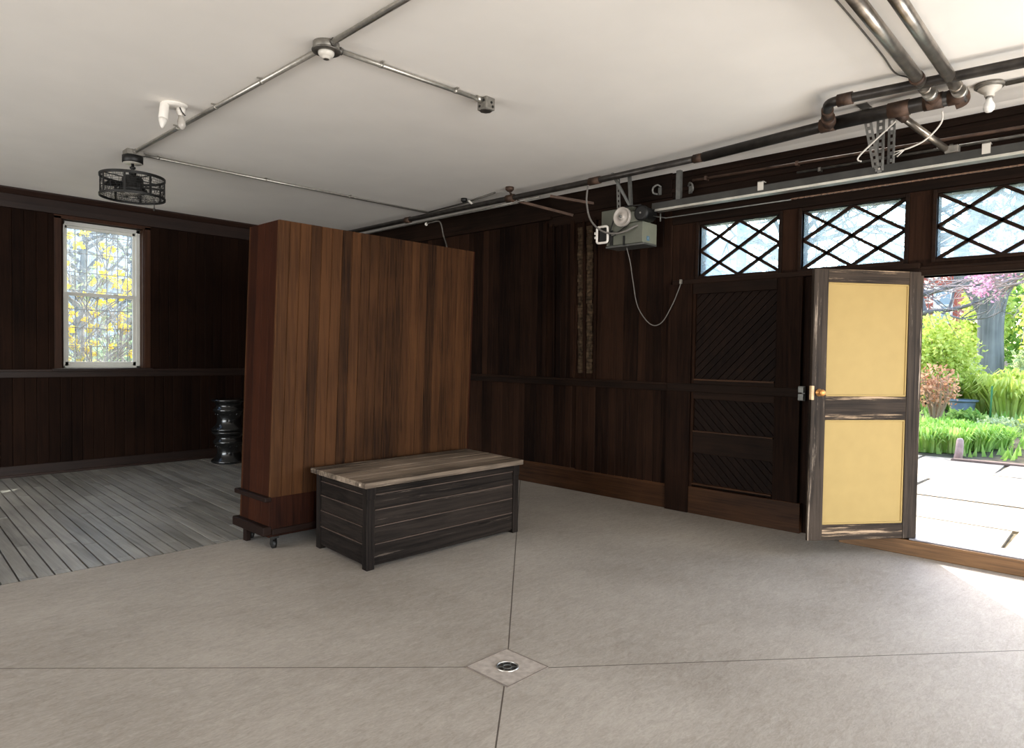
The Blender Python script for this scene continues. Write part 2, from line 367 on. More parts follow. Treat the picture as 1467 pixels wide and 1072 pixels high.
# planking left of the doors
planks(mb, fR, 3.70, 4.66, 1.33, 3.30, .098, (), .02, .006, .06)
planks(mb, fR, 5.48, YL - .02, 1.33, 3.28, .098, (), .02, .006, .06)
planks(mb, fR, 3.70, 4.95, .24, 1.25, .098, (), .02, .006, .06)
planks(mb, fR, 5.02, YL - .02, .24, 1.25, .098, (), .012, .006, .06)
planks(mb, fR, 5.02, 5.27, 1.33, 3.25, .085, (), .03, .008, .1)
struct(mb.build('wall_right', M['wall']))
# exposed rough lath strips and loose battens
mb = MB()
for (ya, yb, yc, yd) in ((4.875, 4.965, 4.835, 4.925), (4.745, 4.83, 4.72, 4.80)):
    zs = [1.40 + (3.12 - 1.40) * i / 40 for i in range(41)]
    for z, z2 in zip(zs, zs[1:]):
        f = (z - 1.4) / 1.72; y0 = yc + (ya - yc) * f + random.uniform(-.006, .006); y1 = yd + (yb - yd) * f + random.uniform(-.006, .006)
        mb.box(XR - .008 - random.uniform(0, .014), XR, y0, y1, z, z2 - .004)
struct(mb.build('trim_3', M['brick']))
mb = MB()
mb.bar((XR - .02, 5.45, 1.34), (XR - .02, 5.46, 3.22), .05, .04, (1, 0, 0)); mb.bar((XR - .02, 5.00, 1.34), (XR - .02, 5.03, 3.2), .05, .045, (1, 0, 0))
mb.bar((XR - .015, 4.985, 1.34), (XR - .015, 4.96, 2.2), .03, .02, (1, 0, 0)); mb.bar((XR - .02, 4.675, 1.33), (XR - .02, 4.70, 3.2), .03, .03, (1, 0, 0))
mb.bar((XR - .018, 4.83, 1.34), (XR - .018, 4.87, 3.2), .025, .03, (1, 0, 0)); mb.bar((XR - .02, 5.30, 1.34), (XR - .02, 5.33, 3.2), .03, .03, (1, 0, 0))
struct(mb.build('trim_4', M['wall'], bevel=.003))
# frieze, dado, headers
mb = MB()
mb.box(XR - .045, XR, 3.70, YL, 3.28, ZC).box(XR - .07, XR, 5.35, YL, 3.255, 3.30).box(XR - .03, XR, 3.70, 5.4, 3.17, 3.28)
mb.box(XR - .03, XR, YB, 3.70, 3.22, ZC).box(XR - .05, XR, YB, 3.70, 3.32, 3.36).box(XR - .022, XR, YB, 3.70, TZ1 + .035, 3.21)
mb.box(XR - .05, XR, YB, 3.70, 3.46, 3.50)
struct(mb.build('trim_5', M['trimy'], bevel=.004))
mb = MB(); mb.box(XR - .045, XR, 3.70, YL, 1.245, 1.33).box(XR - .06, XR, 3.70, YL, 1.31, 1.335)
struct(mb.build('trim_6', M['trimy'], bevel=.006))
mb = MB(); mb.box(XR - .035, XR, 3.70, YL, 0, .235).prism([(XR, 3.70, .235), (XR - .035, 3.70, .235), (XR - .015, 3.70, .26), (XR, 3.70, .26)], (0, YL - 3.7, 0))
struct(mb.build('baseboard_right', M['basey'], bevel=.004))

# fixed panelled door between corner post and opening
d1 = thing('door_1', (XR, 2.98, 0), 'fixed dark door with diagonal boarded panels', None, None, 'structure')
mb = MB()
mb.box(XR - .07, XR, 3.43, 3.70, 0, 2.36)
mb.build('door_post', M['wall'], d1, bevel=.004)
mb = MB()
mb.box(XR - .05, XR, 2.33, 2.565, .27, 2.36).box(XR - .045, XR, 3.40, 3.43, .27, 2.30)
mb.build('door_stile', M['wall'], d1, bevel=.004)
mb = MB()
mb.box(XR - .05, XR, 2.565, 3.43, 2.25, 2.36).box(XR - .065, XR, 1.40, 3.66, 2.355, 2.40)
mb.box(XR - .05, XR, 2.565, 3.40, 1.18, 1.26).box(XR - .05, XR, 2.565, 3.40, 1.33, 1.375).box(XR - .045, XR, 2.565, 3.40, .625, .842)
mb.build('door_rail', M['trimy'], d1, bevel=.004)
MB().box(XR - .075, XR, 2.31, 3.69, 1.25, 1.335).build('lock_rail', M['trimy'], d1, bevel=.006)
MB().box(XR - .06, XR, 2.30, 3.43, 0, .275).build('kick_board', M['basey'], d1, bevel=.005)
for a_, b_, c_ in ((1.37, 1.385, .06), (.842, .855, .055), (.30, .315, .06)):
    MB().box(XR - c_, XR - .004, 2.57, 3.395, a_, b_).build('panel_ledge', M['basey'], d1)
MB().box(XR - .045, XR, 1.40, 2.26, .27, 2.36).build('side_panel', M['trimy'], d1, bevel=.004)
def diag(z0, z1, up):
    mb = MB(); y0, y1 = 2.565, 3.40; w = .062; L_ = 3.0
    def cl(poly, f):
        out = []
        for i in range(len(poly)):
            a, b = poly[i], poly[(i + 1) % len(poly)]; fa, fb = f(a), f(b)
            if fa >= 0: out.append(a)
            if fa * fb < 0: t = fa / (fa - fb); out.append((a[0] + (b[0] - a[0]) * t, a[1] + (b[1] - a[1]) * t))
        return out
    d = (-.7071, .7071) if up else (.7071, .7071); n = (-d[1], d[0])
    for k in range(-40, 40):
        o = (2.98 + n[0] * k * w, (z0 + z1) / 2 + n[1] * k * w)
        p = [(o[0] + d[0] * s * L_ + n[0] * q, o[1] + d[1] * s * L_ + n[1] * q) for s, q in ((-1, .0), (1, .0), (1, w - .006), (-1, w - .006))]
        for f in (lambda p: p[0] - y0, lambda p: y1 - p[0], lambda p: p[1] - z0, lambda p: z1 - p[1]):
            if p: p = cl(p, f)
        if len(p) > 2: mb.prism([(XR - .001, a, b) for a, b in p], (-.018 + random.uniform(-.002, .002), 0, 0))
    return mb
PANW = wood('dark_panel_wood', (.005, .0026, .002), (.0145, .0075, .005), 'z', .65, .07, .18, 7)
for z0, z1, up in ((1.385, 2.25, True), (.855, 1.18, False), (.315, .625, False)):
    diag(z0, z1, up).build('door_panel', PANW, d1)

# transom windows with diamond muntins
for i, (y0, y1) in enumerate(TW):
    t = thing('window_%d' % (i + 2), (XR, (y0 + y1) / 2, TZ0), 'diamond-leaded transom window above the doors', None, None, 'structure')
    X0 = XR - .02; fr = MB()
    fr.box(X0, XR + .06, y0 - .03, y0, TZ0 - .03, TZ1 + .03).box(X0, XR + .06, y1, y1 + .03, TZ0 - .03, TZ1 + .03).box(X0, XR + .06, y0, y1, TZ0 - .03, TZ0).box(X0, XR + .06, y0, y1, TZ1, TZ1 + .03)
    fr.build('window_frame', M['trimy'], t, bevel=.004)
    mu = MB(); h = TZ1 - TZ0; w = (y1 - y0) / 2; xm = XR + .03
    Y = lambda f: y0 + (y1 - y0) * f; Z = lambda f: TZ0 + h * f
    for (a, b) in (((0, 0), (1, 1)), ((0, 1), (1, 0)), ((0, .5), (.5, 1)), ((.5, 0), (1, .5)), ((0, .5), (.5, 0)), ((.5, 1), (1, .5))):
        mu.bar((xm, Y(a[0]), Z(a[1])), (xm, Y(b[0]), Z(b[1])), .026, .030, (1, 0, 0))
    mu.build('window_muntin', M['trimy'], t)
    MB().box(XR + .038, XR + .042, y0 - .01, y1 + .01, TZ0 - .01, TZ1 + .01).build('window_pane', M['tglass'], t)

# doorway trim: jamb, head moulding, sill
mb = MB()
mb.box(XR - .03, XR + .15, DO1, DO1 + .03, 0, DZ1).box(XR - .04, XR + .15, DO0, DO1 + .03, DZ1, DZ1 + .05)
mb.box(XR - .035, XR, YB, 1.40, 2.345, 2.37)
struct(mb.build('trim_7', M['trimy'], bevel=.004))
struct(MB().box(6.235, XR + .14, DO0, 1.95, 0, .125).build('trim_8', M['sill'], bevel=.006))
struct(MB().box(6.25, XR + .16, DO0, DO1, .125, .138).build('trim_9', plain('worn_threshold_metal', (.30, .29, .31), .35, .7, .2), bevel=.003))

# open door leaf with cream panels
HX, HY = 6.30, 1.372; EX, EY = 5.536, 1.966
d2 = thing('door_2', (HX, HY, .14), 'open weathered door leaf with two cream panels', None, None, 'structure')
uu = V((EX - HX, EY - HY, 0)); LW = uu.length; uu.normalize(); nn = V((-uu.y, uu.x, 0))
if nn.dot(V((-1, -1, 0))) < 0: nn = -nn     # towards the camera side
LZ0, LZ1 = .14, 2.325
def lb(mb, s0, s1, z0, z1, d0, d1):
    return mb.box(HX + s0, HX + s1, HY + d0, HY + d1, z0, z1)
lb(MB(), 0, .125, LZ0, LZ1, -.030, 0).build('door_stile', M['leaf'], d2, bevel=.003)
lb(MB(), LW - .125, LW, LZ0, LZ1, -.030, 0).build('door_stile', M['leaf'], d2, bevel=.003)
z_b, z_m0, z_m1, z_t = .265, 1.115, 1.305, 2.22
for z0, z1 in ((LZ0, z_b), (z_m0, z_m1), (z_t, LZ1)):
    lb(MB(), .125, LW - .125, z0, z1, -.029, -.002).build('door_rail', M['leafx'], d2, bevel=.003)
for z0, z1 in ((z_b, z_m0), (z_m1, z_t)):
    lb(MB(), .115, LW - .115, z0 - .01, z1 + .01, -.025, -.015).build('door_panel', M['cream'], d2)
    mo = MB(); c = .014
    lb(mo, .125, .125 + c, z0, z1, -.02, -.007); lb(mo, LW - .125 - c, LW - .125, z0, z1, -.02, -.007); lb(mo, .125, LW - .125, z0, z0 + c, -.02, -.007); lb(mo, .125, LW - .125, z1 - c, z1, -.02, -.007)
    mo.build('panel_moulding', M['cream'], d2, bevel=.004)
kp = V((HX + LW - .065, HY, 1.335)); d2.rotation_euler = (0, 0, math.atan2(uu.y, uu.x))
MB().lathe(kp, [(.030, 0), (.030, .004), (.012, .006), (.010, .03), (.024, .036), (.027, .048), (.018, .058), (0, .060)], (0, 1, 0), 20).build('door_knob', M['brass'], d2)
tag(lb(MB(), LW - .024, LW + .001, 1.275, 1.39, -.03, .0015).build('bare_patch', M['tan'], d2, bevel=.004), 'chipped bare wood at the latch edge')
mb = MB(); mb.box(XR - .085, XR - .05, 2.285, 2.335, 1.295, 1.35).box(XR - .085, XR - .05, 2.285, 2.335, 1.225, 1.285); mb.box(XR - .06, XR - .05, 2.28, 2.34, 1.22, 1.355)
tag(mb.build('strike_plate', M['steel'], loc=(XR - .05, 2.31, 1.22), bevel=.003), 'small grey metal strike plate on dark stile beside the open door', 'lock plate')

# ------------------------------------------------------------------ walls behind the camera, with unseen openings added for fill light
mb = MB()
mb.box(XW - .15, -3.5, YB - .15, YB, 0, ZC).box(5.5, XR + .15, YB - .15, YB, 0, ZC).box(-3.5, 5.5, YB - .15, YB, 3.0, ZC)
struct(mb.build('wall_back', M['wall']))
mb = MB(); mb.box(XW - .15, XW, YB, 2.0, 0, ZC).box(XW - .15, XW, 9.0, YL + .2, 0, ZC).box(XW - .15, XW, 2.0, 9.0, 2.8, ZC)
struct(mb.build('wall_side', M['wall']))
struct(MB().prism([(XR + .10, YB, ZC + .12), (XR + 1.25, YB, ZC + .02), (XR + 1.25, YB, ZC + .14), (XR + .10, YB, ZC + .30)], (0, YL - YB + 1, 0)).build('added_sun_eave', M['wall']))  # added unseen eave, shaped to keep the sun off the transoms


# ------------------------------------------------------------------ free-standing plank partition
pt = thing('plank_partition', (3.62, 5.33, 0), 'tall freestanding brown plank partition on casters behind the chest', 'partition')
SH = .032; PY0, PY1 = 5.08, 5.60; PX0, PX1 = 2.53, 4.675; PZ0, PZ1 = .11, 2.655
fF = lambda u, d, z: (u + SH * z, PY0 + .02 - d, z)
mb = MB(); planks(mb, fF, PX0, PX1, .42, PZ1, .097, (), .02, .006, .08); mb.build('front_planking', M['part'], pt)
mb = MB(); planks(mb, lambda u, d, z: (u + SH * z, PY1 - .02 + d, z), PX0, PX1, PZ0, PZ1, .097, (), .02, .006, .08); mb.build('back_planking', M['part'], pt)
fE = lambda u, d, z: (PX0 + .02 - d + SH * z, u, z)
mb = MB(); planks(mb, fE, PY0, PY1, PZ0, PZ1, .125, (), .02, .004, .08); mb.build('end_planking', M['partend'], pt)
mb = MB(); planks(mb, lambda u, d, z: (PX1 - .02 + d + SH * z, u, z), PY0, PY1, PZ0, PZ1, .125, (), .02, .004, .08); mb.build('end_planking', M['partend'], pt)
mb = MB(); mb.prism([(PX0 + .02 + SH * .12, PY0 + .02, .12), (PX1 - .02 + SH * .12, PY0 + .02, .12), (PX1 - .02 + SH * .12, PY1 - .02, .12), (PX0 + .02 + SH * .12, PY1 - .02, .12)], (SH * (PZ1 - .13), 0, PZ1 - .135)); mb.build('core_frame', M['partbase'], pt)
mb = MB(); mb.box(PX0 + .01, PX1 + .01, PY0 - .004, PY0 + .03, .11, .43); mb.build('plinth_board', M['partend'], pt, bevel=.004)  # darker wood paints the shading low on the front
for z0, z1, dd in ((.395, .435, .045), (.125, .20, .06)):
    mb = MB(); mb.box(PX0 - dd + .015, PX0 + .03, PY0 - .012, PY1 + .03, z0, z1).build('base_moulding', M['partbase'], pt, bevel=.010)
MB().box(PX0 + .03, PX1 + .02, PY0 - .02, PY0 + .01, .125, .175).build('base_moulding', M['partbase'], pt, bevel=.008)
def caster(x, y):
    c = MB().box(x - .03, x + .03, y - .03, y + .03, .085, .125).box(x - .022, x - .016, y - .02, y + .02, .03, .09).box(x + .016, x + .022, y - .02, y + .02, .03, .09)
    c = c.build('caster', M['black'], pt)
    MB().lathe((x - .014, y, .035), [(.01, 0), (.035, .002), (.035, .026), (.01, .028)], (1, 0, 0), 20).build('wheel', M['black'], c)
for x, y in ((PX0 + .08, PY0 + .06), (PX0 + .08, PY1 - .06), (PX1 - .08, PY0 + .06), (PX1 - .08, PY1 - .06)): caster(x, y)
MB().box(PX0 + .01, PX0 + .05, PY1 - .12, PY1 - .06, .0, .125).build('foot_block', M['partbase'], pt, bevel=.003)

# ------------------------------------------------------------------ storage chest
ch = thing('storage_chest', (3.62, 4.5, 0), 'low dark wooden storage chest with worn pale plank lid before the partition', 'chest')
CX0, CX1, CY0, CY1, CH = 2.81, 4.43, 4.115, 4.93, .635
K = .075
cx = lambda x, y, z: (x + K * (y - CY0) * (1 + .6 * (x - CX0) / 1.6), y, z)
class CB(MB):
    def box(s, *a):
        o = len(s.v); MB.box(s, *a)
        for i in range(o, len(s.v)): s.v[i] = V(cx(*s.v[i]))
        return s
pz = [.03, .185, .315, .440, .555, .60]
mb = CB(); 
for a, b in zip(pz, pz[1:]): mb.box(CX0 + .06, CX1 - .06, CY0 + .012 - (.008 if b == .60 else 0), CY0 + .035, a + .004, b - .003)
mb.build('front_boards', M['chest'], ch, bevel=.004)
chy = wood('chest_end_wood', (.004, .003, .0026), (.025, .0185, .015), 'y', .7, .07, .35, 10, (.09, .07, .057), .66, .7)
mb = CB()
for a, b in zip(pz, pz[1:]): mb.box(CX0 + .012, CX0 + .035, CY0 + .06, CY1 - .05, a + .004, b - .003)
mb.build('end_boards', chy, ch, bevel=.004)
mb = CB()
for a, b in zip(pz, pz[1:]): mb.box(CX1 - .035, CX1 - .012, CY0 + .06, CY1 - .05, a + .004, b - .003)
mb.build('end_boards', chy, ch, bevel=.004)
BEAD = wood('worn_lit_edge_wood', (.04, .028, .022), (.12, .085, .068), 'x', .6, .1, .3, 10)  # pale strips: worn board edges plus the highlight on them, put into colour
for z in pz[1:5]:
    CB().box(CX0 + .075, CX1 - .075, CY0 + .005, CY0 + .03, z - .003, z + .003).build('board_lit_edge', BEAD, ch)
    CB().box(CX0 + .006, CX0 + .03, CY0 + .075, CY1 - .06, z - .0025, z + .0025).build('board_lit_edge', BEAD, ch)
CB().box(CX0 + .06, CX1 - .06, CY1 - .035, CY1 - .012, .03, CH - .03).build('back_boards', M['chest'], ch)
CB().box(CX0 + .03, CX1 - .03, CY0 + .03, CY1 - .03, .02, .05).build('bottom_board', M['chest'], ch)
for x, y in ((CX0, CY0), (CX1 - .07, CY0), (CX0, CY1 - .07), (CX1 - .07, CY1 - .07)):
    CB().box(x, x + .07, y, y + .07, .0, CH - .03).build('corner_post', M['chestpost'], ch, bevel=.006)
    if y == CY0: CB().box(x - .004, x + .074, y - .005, y + .05, CH - .11, CH - .025).build('post_cap', M['chestpost'], ch, bevel=.003)
CB().box(CX0 + .07, CX1 - .07, CY0 - .002, CY0 + .03, .565, CH - .03).build('top_rail', M['chest'], ch, bevel=.004)
mb = CB(); y = CY0 - .025
for k in range(6):
    w_ = (CY1 + .045 - CY0 + .025) / 6
    mb.box(CX0 - .03, CX1 + .035, y, y + w_ - .004, CH - .022 + random.uniform(-.001, .001), CH + .020 + random.uniform(-.002, .0015)); y += w_
mb.build('lid', M['lid'], ch, bevel=.004)
tag(ch.children[-1], 'worn pale planked lid')

# ------------------------------------------------------------------ two glazed garden stools stacked in the corner
def stool(z, label):
    t = thing('garden_stool', (4.19, 9.60, z), label, 'stool', 'black glazed stools stacked in the corner')
    P = [(.20, 0), (.235, .008), (.24, .028), (.225, .045), (.185, .075), (.165, .12), (.160, .17), (.17, .225), (.195, .265), (.212, .285), (.214, .305), (.20, .325), (.18, .345), (.178, .375), (.195, .40), (.225, .418), (.235, .432), (.235, .448), (.222, .455)]
    MB().lathe((4.19, 9.60, z), P, n=40).build('pedestal', M['gloss'], t)
    for k in range(12):
        a = 2 * PI * k / 12 + .2; MB().lathe((4.19 + math.cos(a) * .178, 9.60 + math.sin(a) * .178, z + .24), [(0, -.012), (.010, -.006), (.012, 0), (.010, .006), (0, .012)], (math.cos(a), math.sin(a), .2), 8).build('stud', M['gloss'], t)
stool(0, 'lower of two stacked black glazed stools, standing on the floorboards')
stool(.457, 'upper of two stacked black glazed stools, resting on the other stool')

# ------------------------------------------------------------------ floor drain
dr = thing('floor_drain', (DX, DY, 0), 'round floor drain in a square mortar plate where the floor joints meet', 'drain')
h = .148; R = .052
mb = MB()
n = 48; ring = [(DX + R * math.cos(2 * PI * k / n), DY + R * math.sin(2 * PI * k / n), .004) for k in range(n)]
sq = []
for k in range(n):
    c, s = math.cos(2 * PI * k / n), math.sin(2 * PI * k / n); m = h / max(abs(c), abs(s)); sq.append((DX + c * m, DY + s * m, .004))
low = [(x, y, .0005) for x, y, z in sq]
mb.quadmesh(ring + sq + low, [(k, n + k, n + (k + 1) % n, (k + 1) % n) for k in range(n)] + [(n + k, 2 * n + k, 2 * n + (k + 1) % n, n + (k + 1) % n) for k in range(n)])
mb.build('mortar_plate', M['drainplate'], dr)
mb = MB()
for a in range(4):
    c, s = (1, 0, -1, 0)[a], (0, 1, 0, -1)[a]; mb.obox((DX + c * h, DY + s * h, .003), (.003 if c else h, 0, 0), (0, .003 if s else h, 0), (0, 0, .0026))
mb.build('plate_edge', plain('drain_edge', (.16, .13, .11), .8, 0, .2, 30), dr)
MB().lathe((DX, DY, 0), [(R, .0012), (0, .0014)], n=40).build('hole_shade', M['drainshade'], dr)  # flat dark disc paints the shade down inside the drain
mb = MB(); mb.torus((DX, DY, .005), R + .003, .0045); mb.build('ring', M['chrome'], dr)
mb = MB()
mb.torus((DX, DY, .0035), R * .42, .003)
for k in range(6):
    a = 2 * PI * k / 6 + .3; mb.bar((DX + math.cos(a) * R * .42, DY + math.sin(a) * R * .42, .0035), (DX + math.cos(a) * R, DY + math.sin(a) * R, .0035), .005, .003)
mb.build('strainer', M['steel'], dr)

# ------------------------------------------------------------------ ceiling conduit, boxes, lamps
CR = .0155; zc_ = ZC - CR - .006
BX, BY = 2.283, 3.832
def conduit(name, a, b, r, mat, label, straps=(), grp='conduit runs on the ceiling'):
    t = thing(name, ((a[0] + b[0]) / 2, (a[1] + b[1]) / 2, a[2]), label, 'conduit', grp)
    MB().tube([a, b], r, 14).build('pipe', mat, t)
    d = (V(b) - V(a))
    for f in straps:
        p = V(a) + d * f; s = MB().tube([p - d.normalized() * .011, p + d.normalized() * .011], r + .0025, 12)
        q = d.normalized().cross(V((0, 0, 1))); s.obox((p.x, p.y, ZC - .006), q * (r + .022), d.normalized() * .009, (0, 0, .003)); s.build('strap', mat, t)
    return t
conduit('conduit', (2.262, 2.2, zc_), (BX - .005, BY - .105, zc_), CR * 1.15, M['emt'], 'grey ceiling conduit running from the round box off the top edge', (.2,))
conduit('conduit', (BX - .004, BY + .105, zc_), (2.232, 7.24, zc_), CR * 1.1, M['emt'], 'long grey ceiling conduit between the round box and the caged fan', (.22, .45, .68))
conduit('conduit', (BX + .11, BY - .008, zc_), (3.53, 3.742, zc_), CR, M['emt'], 'shiny ceiling conduit from the round box to the square end box', (.25, .8))
conduit('conduit', (2.32, 7.31, zc_), (5.93, 7.235, zc_), CR * .85, M['emt'], 'thin ceiling conduit from the caged fan towards the dark door wall', (.04, .35, .65))
jb = thing('junction_box', (BX, BY, ZC), 'round metal ceiling box with porcelain cap where three conduits meet', 'junction box')
MB().lathe((BX, BY, ZC), [(.070, 0), (.082, -.004), (.082, -.042), (.078, -.046)], n=32).build('box_body', M['cast'], jb)
MB().lathe((BX, BY, ZC - .046), [(.088, 0), (.090, -.004), (.088, -.010), (.06, -.012)], n=36).build('cover_ring', M['emtdark'], jb)
MB().lathe((BX, BY, ZC - .056), [(.050, 0), (.050, -.012), (.044, -.024), (.034, -.032), (.026, -.036), (.025, -.044), (.018, -.045)], n=32).build('porcelain_cap', M['offwhite'], jb)
MB().lathe((BX, BY, ZC - .1008), [(.018, 0), (.017, -.002), (0, -.003)], n=20).build('socket_opening', M['emtdark'], jb)
for dx, dy in ((0, 1), (0, -1), (1, -.07)):
    d = V((dx, dy, 0)).normalized(); p = V((BX, BY, zc_)) + d * .078
    MB().tube([p, p + d * .03], CR + .007, 10).tube([p + d * .012, p + d * .02], CR + .012, 6).build('connector', M['emtdark'], jb)
ob = thing('outlet_box', (3.585, 3.735, ZC), 'square grey metal ceiling box at the end of the short conduit', 'outlet box')
MB().box(3.548, 3.64, 3.685, 3.785, ZC - .092, ZC).build('box_body', M['cast'], ob, bevel=.006)
for c_, ax_ in (((3.5465, 3.71, ZC - .03), (1, 0, 0)), ((3.5465, 3.757, ZC - .065), (1, 0, 0)), ((3.60, 3.684, ZC - .04), (0, 1, 0)), ((3.615, 3.684, ZC - .068), (0, 1, 0))):
    MB().lathe(c_, [(.0, .002), (.010, .001), (.010, -.003)], ax_, 12).build('knockout', M['black'], ob)
MB().tube([(3.50, 3.744, zc_), (3.55, 3.742, zc_)], CR + .008, 12).build('connector', M['emt'], ob)
MB().lathe((3.59, 3.735, ZC - .092), [(.05, 0), (.05, -.004), (.047, -.006)], n=8, smooth=False).build('cover_plate', M['emtdark'], ob)

fl_ = thing('floodlight', (2.04, 5.67, ZC), 'white twin-head lamp holder on the ceiling left of the long conduit', 'lamp')
MB().lathe((2.035, 5.68, ZC), [(.088, 0), (.098, -.004), (.098, -.014), (.06, -.024), (.03, -.028)], n=32).build('base_plate', M['white'], fl_)
FB = plain('milky_bulb', (.66, .63, .58), .3, 0, .02); a = V((1.965, 5.68, ZC - .012)); d = V((-.17, -.20, -1)).normalized()
MB().lathe(a, [(.030, 0), (.034, .01), (.034, .135), (.031, .14)], d, 24).build('lamp_tube', M['white'], fl_)
MB().lathe(a + d * .138, [(.032, 0), (.030, .02), (.020, .05), (.010, .072), (.004, .08)], d, 24).build('bulb', FB, fl_)
a2 = V((2.08, 5.67, ZC - .022)); d2_ = V((.02, .03, -1)).normalized()
MB().lathe(a2, [(.036, 0), (.034, .03), (.022, .055), (.020, .06)], d2_, 24).build('lamp_holder', M['white'], fl_)
d3 = V((.05, -.15, -1)).normalized(); MB().lathe(a2 + d2_ * .055, [(.016, 0), (.020, .02), (.031, .055), (.030, .085), (.016, .11), (.003, .118)], d3, 24).build('bulb', plain('dim_bulb', (.42, .39, .35), .25, 0, .05), fl_)
MB().tube(bez([(2.06, 5.63, ZC - .03), (2.07, 5.62, ZC - .06), (2.10, 5.63, ZC - .085)]), .005, 8).build('arm', M['black'], fl_)

# caged ceiling fan
FX, FYc = 2.231, 7.306
fn = thing('ceiling_fan', (FX, FYc, ZC), 'black drum-shaped caged ceiling fan hanging near the window wall', 'ceiling fan')
MB().box(FX - .07, FX + .08, FYc - .07, FYc + .07, ZC - .05, ZC).tube([(FX, FYc - .06, zc_), (FX, FYc - .1, zc_)], .022, 10).tube([(FX + .06, FYc, zc_), (FX + .11, FYc, zc_)], .020, 10).build('ceiling_box', M['cast'], fn, bevel=.004)
MB().lathe((FX, FYc, ZC - .05), [(.08, 0), (.092, -.006), (.092, -.07), (.085, -.074)], n=32).build('canopy', M['black'], fn)
MB().lathe((FX, FYc, ZC - .1245), [(.084, 0), (.080, -.003), (.03, -.004)], n=32).build('canopy_reflection', M['offwhite'], fn)  # pale disc paints a reflection on the canopy underside
MB().lathe((FX, FYc, ZC - .126), [(.014, 0), (.014, -.03), (.026, -.034), (.026, -.05), (.016, -.056), (.016, -.085), (.034, -.09), (.034, -.105), (.022, -.11), (.022, -.16)], n=20).build('downrod', M['black'], fn)
CZ1, CZ0, CRd = 3.285, 3.095, .285
MB().lathe((FX, FYc, 3.31), [(.03, 0), (.075, -.012), (.095, -.04), (.095, -.10), (.115, -.125), (.13, -.15), (.11, -.165), (.03, -.17)], n=32).build('motor_housing', M['black'], fn)
mb = MB()
for z in (CZ1, CZ0): mb.lathe((FX, FYc, z), [(CRd - .004, -.012), (CRd + .004, -.012), (CRd + .004, .012), (CRd - .004, .012)], n=56, closed=True, smooth=False)
for k in range(8):
    a = 2 * PI * k / 8 + .25; c, s = math.cos(a), math.sin(a); mb.bar((FX + c * CRd, FYc + s * CRd, CZ0), (FX + c * CRd, FYc + s * CRd, CZ1), .020, .006, (c, s, 0))
for k in range(4):
    a = PI * k / 2 + .25; c, s = math.cos(a), math.sin(a); mb.bar((FX + c * .03, FYc + s * .03, CZ1 - .01), (FX + c * CRd, FYc + s * CRd, CZ1 - .01), .018, .006)
mb.build('cage_frame', M['black'], fn)
mb = MB()
for k in range(110):
    a = 2 * PI * k / 110; c, s = math.cos(a) * (CRd - .006), math.sin(a) * (CRd - .006)
    for j in range(9):
        z0 = CZ0 + .2 * j / 9; 
        if random.random() < .62: mb.bar((FX + c, FYc + s, z0), (FX + c, FYc + s, z0 + .2 / 9), .003, .003)
for j in range(1, 9): mb.torus((FX, FYc, CZ0 + .2 * j / 9), CRd - .006, .0016, n=56, k=4)
for rr in range(1, 9): mb.torus((FX, FYc, CZ0), CRd * rr / 9, .0014, n=40, k=4)
for k in range(28):
    a = 2 * PI * k / 28; mb.bar((FX + math.cos(a) * .04, FYc + math.sin(a) * .04, CZ0), (FX + math.cos(a) * CRd, FYc + math.sin(a) * CRd, CZ0), .0025, .0025)
mb.build('cage_mesh', M['mesh'], fn)
for k in range(3):
    a = 2 * PI * k / 3 - .75; c, s = math.cos(a), math.sin(a); t_ = V((-s, c, 0))
    MB().obox((FX + c * .19, FYc + s * .19, 3.185), V((c, s, -.12)) * .09, t_ * .05 + V((0, 0, .015)), (0, 0, .004)).build('fan_blade', M['black'], fn, bevel=.003)
MB().lathe((FX, FYc, 3.14), [(.05, 0), (.07, -.008), (.065, -.022), (.03, -.03)], n=24).build('light_diffuser', M['offwhite'], fn)
mb = MB().tube([(FX + .15, FYc - .14, CZ0 - .005), (FX + .15, FYc - .14, CZ0 - .10)], .004, 8); mb.lathe((FX + .15, FYc - .14, CZ0 - .13), [(.003, 0), (.009, .006), (.009, .026), (.003, .032)], n=10); mb.build('pull_chain', M['black'], fn)

# ------------------------------------------------------------------ pipework above the doors
ZP = 3.455
def pipe(name, path, r, mat, label, cat='pipe', fit=(), fitmat=None, grp=None):
    p = [V(q) for q in path]; t = thing(name, p[0], label, cat, grp)
    MB().tube(p, r, 18).build('pipe', mat, t)
    for a, b, rr in fit: MB().tube([a, b], rr, 18).build('coupling', fitmat or M['rust'], t)
    return t
far = [(5.82, 10.15, ZP), (5.77, 6.4, ZP), (5.77, 4.2, ZP), (5.74, 3.1, ZP)]
pipe('heating_pipe', far, .032, M['ironpipe'], 'long dark iron pipe along the ceiling edge above the door opener', 'pipe',
     [((5.77, 5.62, ZP), (5.77, 5.50, ZP), .044), ((5.775, 4.40, ZP), (5.772, 4.26, ZP), .04), ((5.742, 3.16, ZP), (5.738, 3.06, ZP), .040), ((5.79, 7.6, ZP), (5.79, 7.5, ZP), .042)])
pipe('heating_pipe', [(5.738, 3.06, ZP), (5.60, 1.92, ZP), (5.59, 1.75, ZP)], .044, M['ironpipe'], 'short dark iron pipe between the long pipe and the rusty tee', 'pipe')
pipe('heating_pipe', [(5.59, 1.95, ZP), (5.575, 1.30, ZP), (5.575, .99, ZP)], .052, M['ironpipe'], 'thick dark iron header pipe that both silver pipes drop into', 'pipe',
     [((5.592, 1.97, ZP), (5.588, 1.86, ZP), .055), ((5.578, 1.48, ZP), (5.576, 1.34, ZP), .057), ((5.576, 1.25, ZP), (5.576, 1.13, ZP), .057), ((5.576, 1.10, ZP), (5.576, 1.00, ZP), .055)])
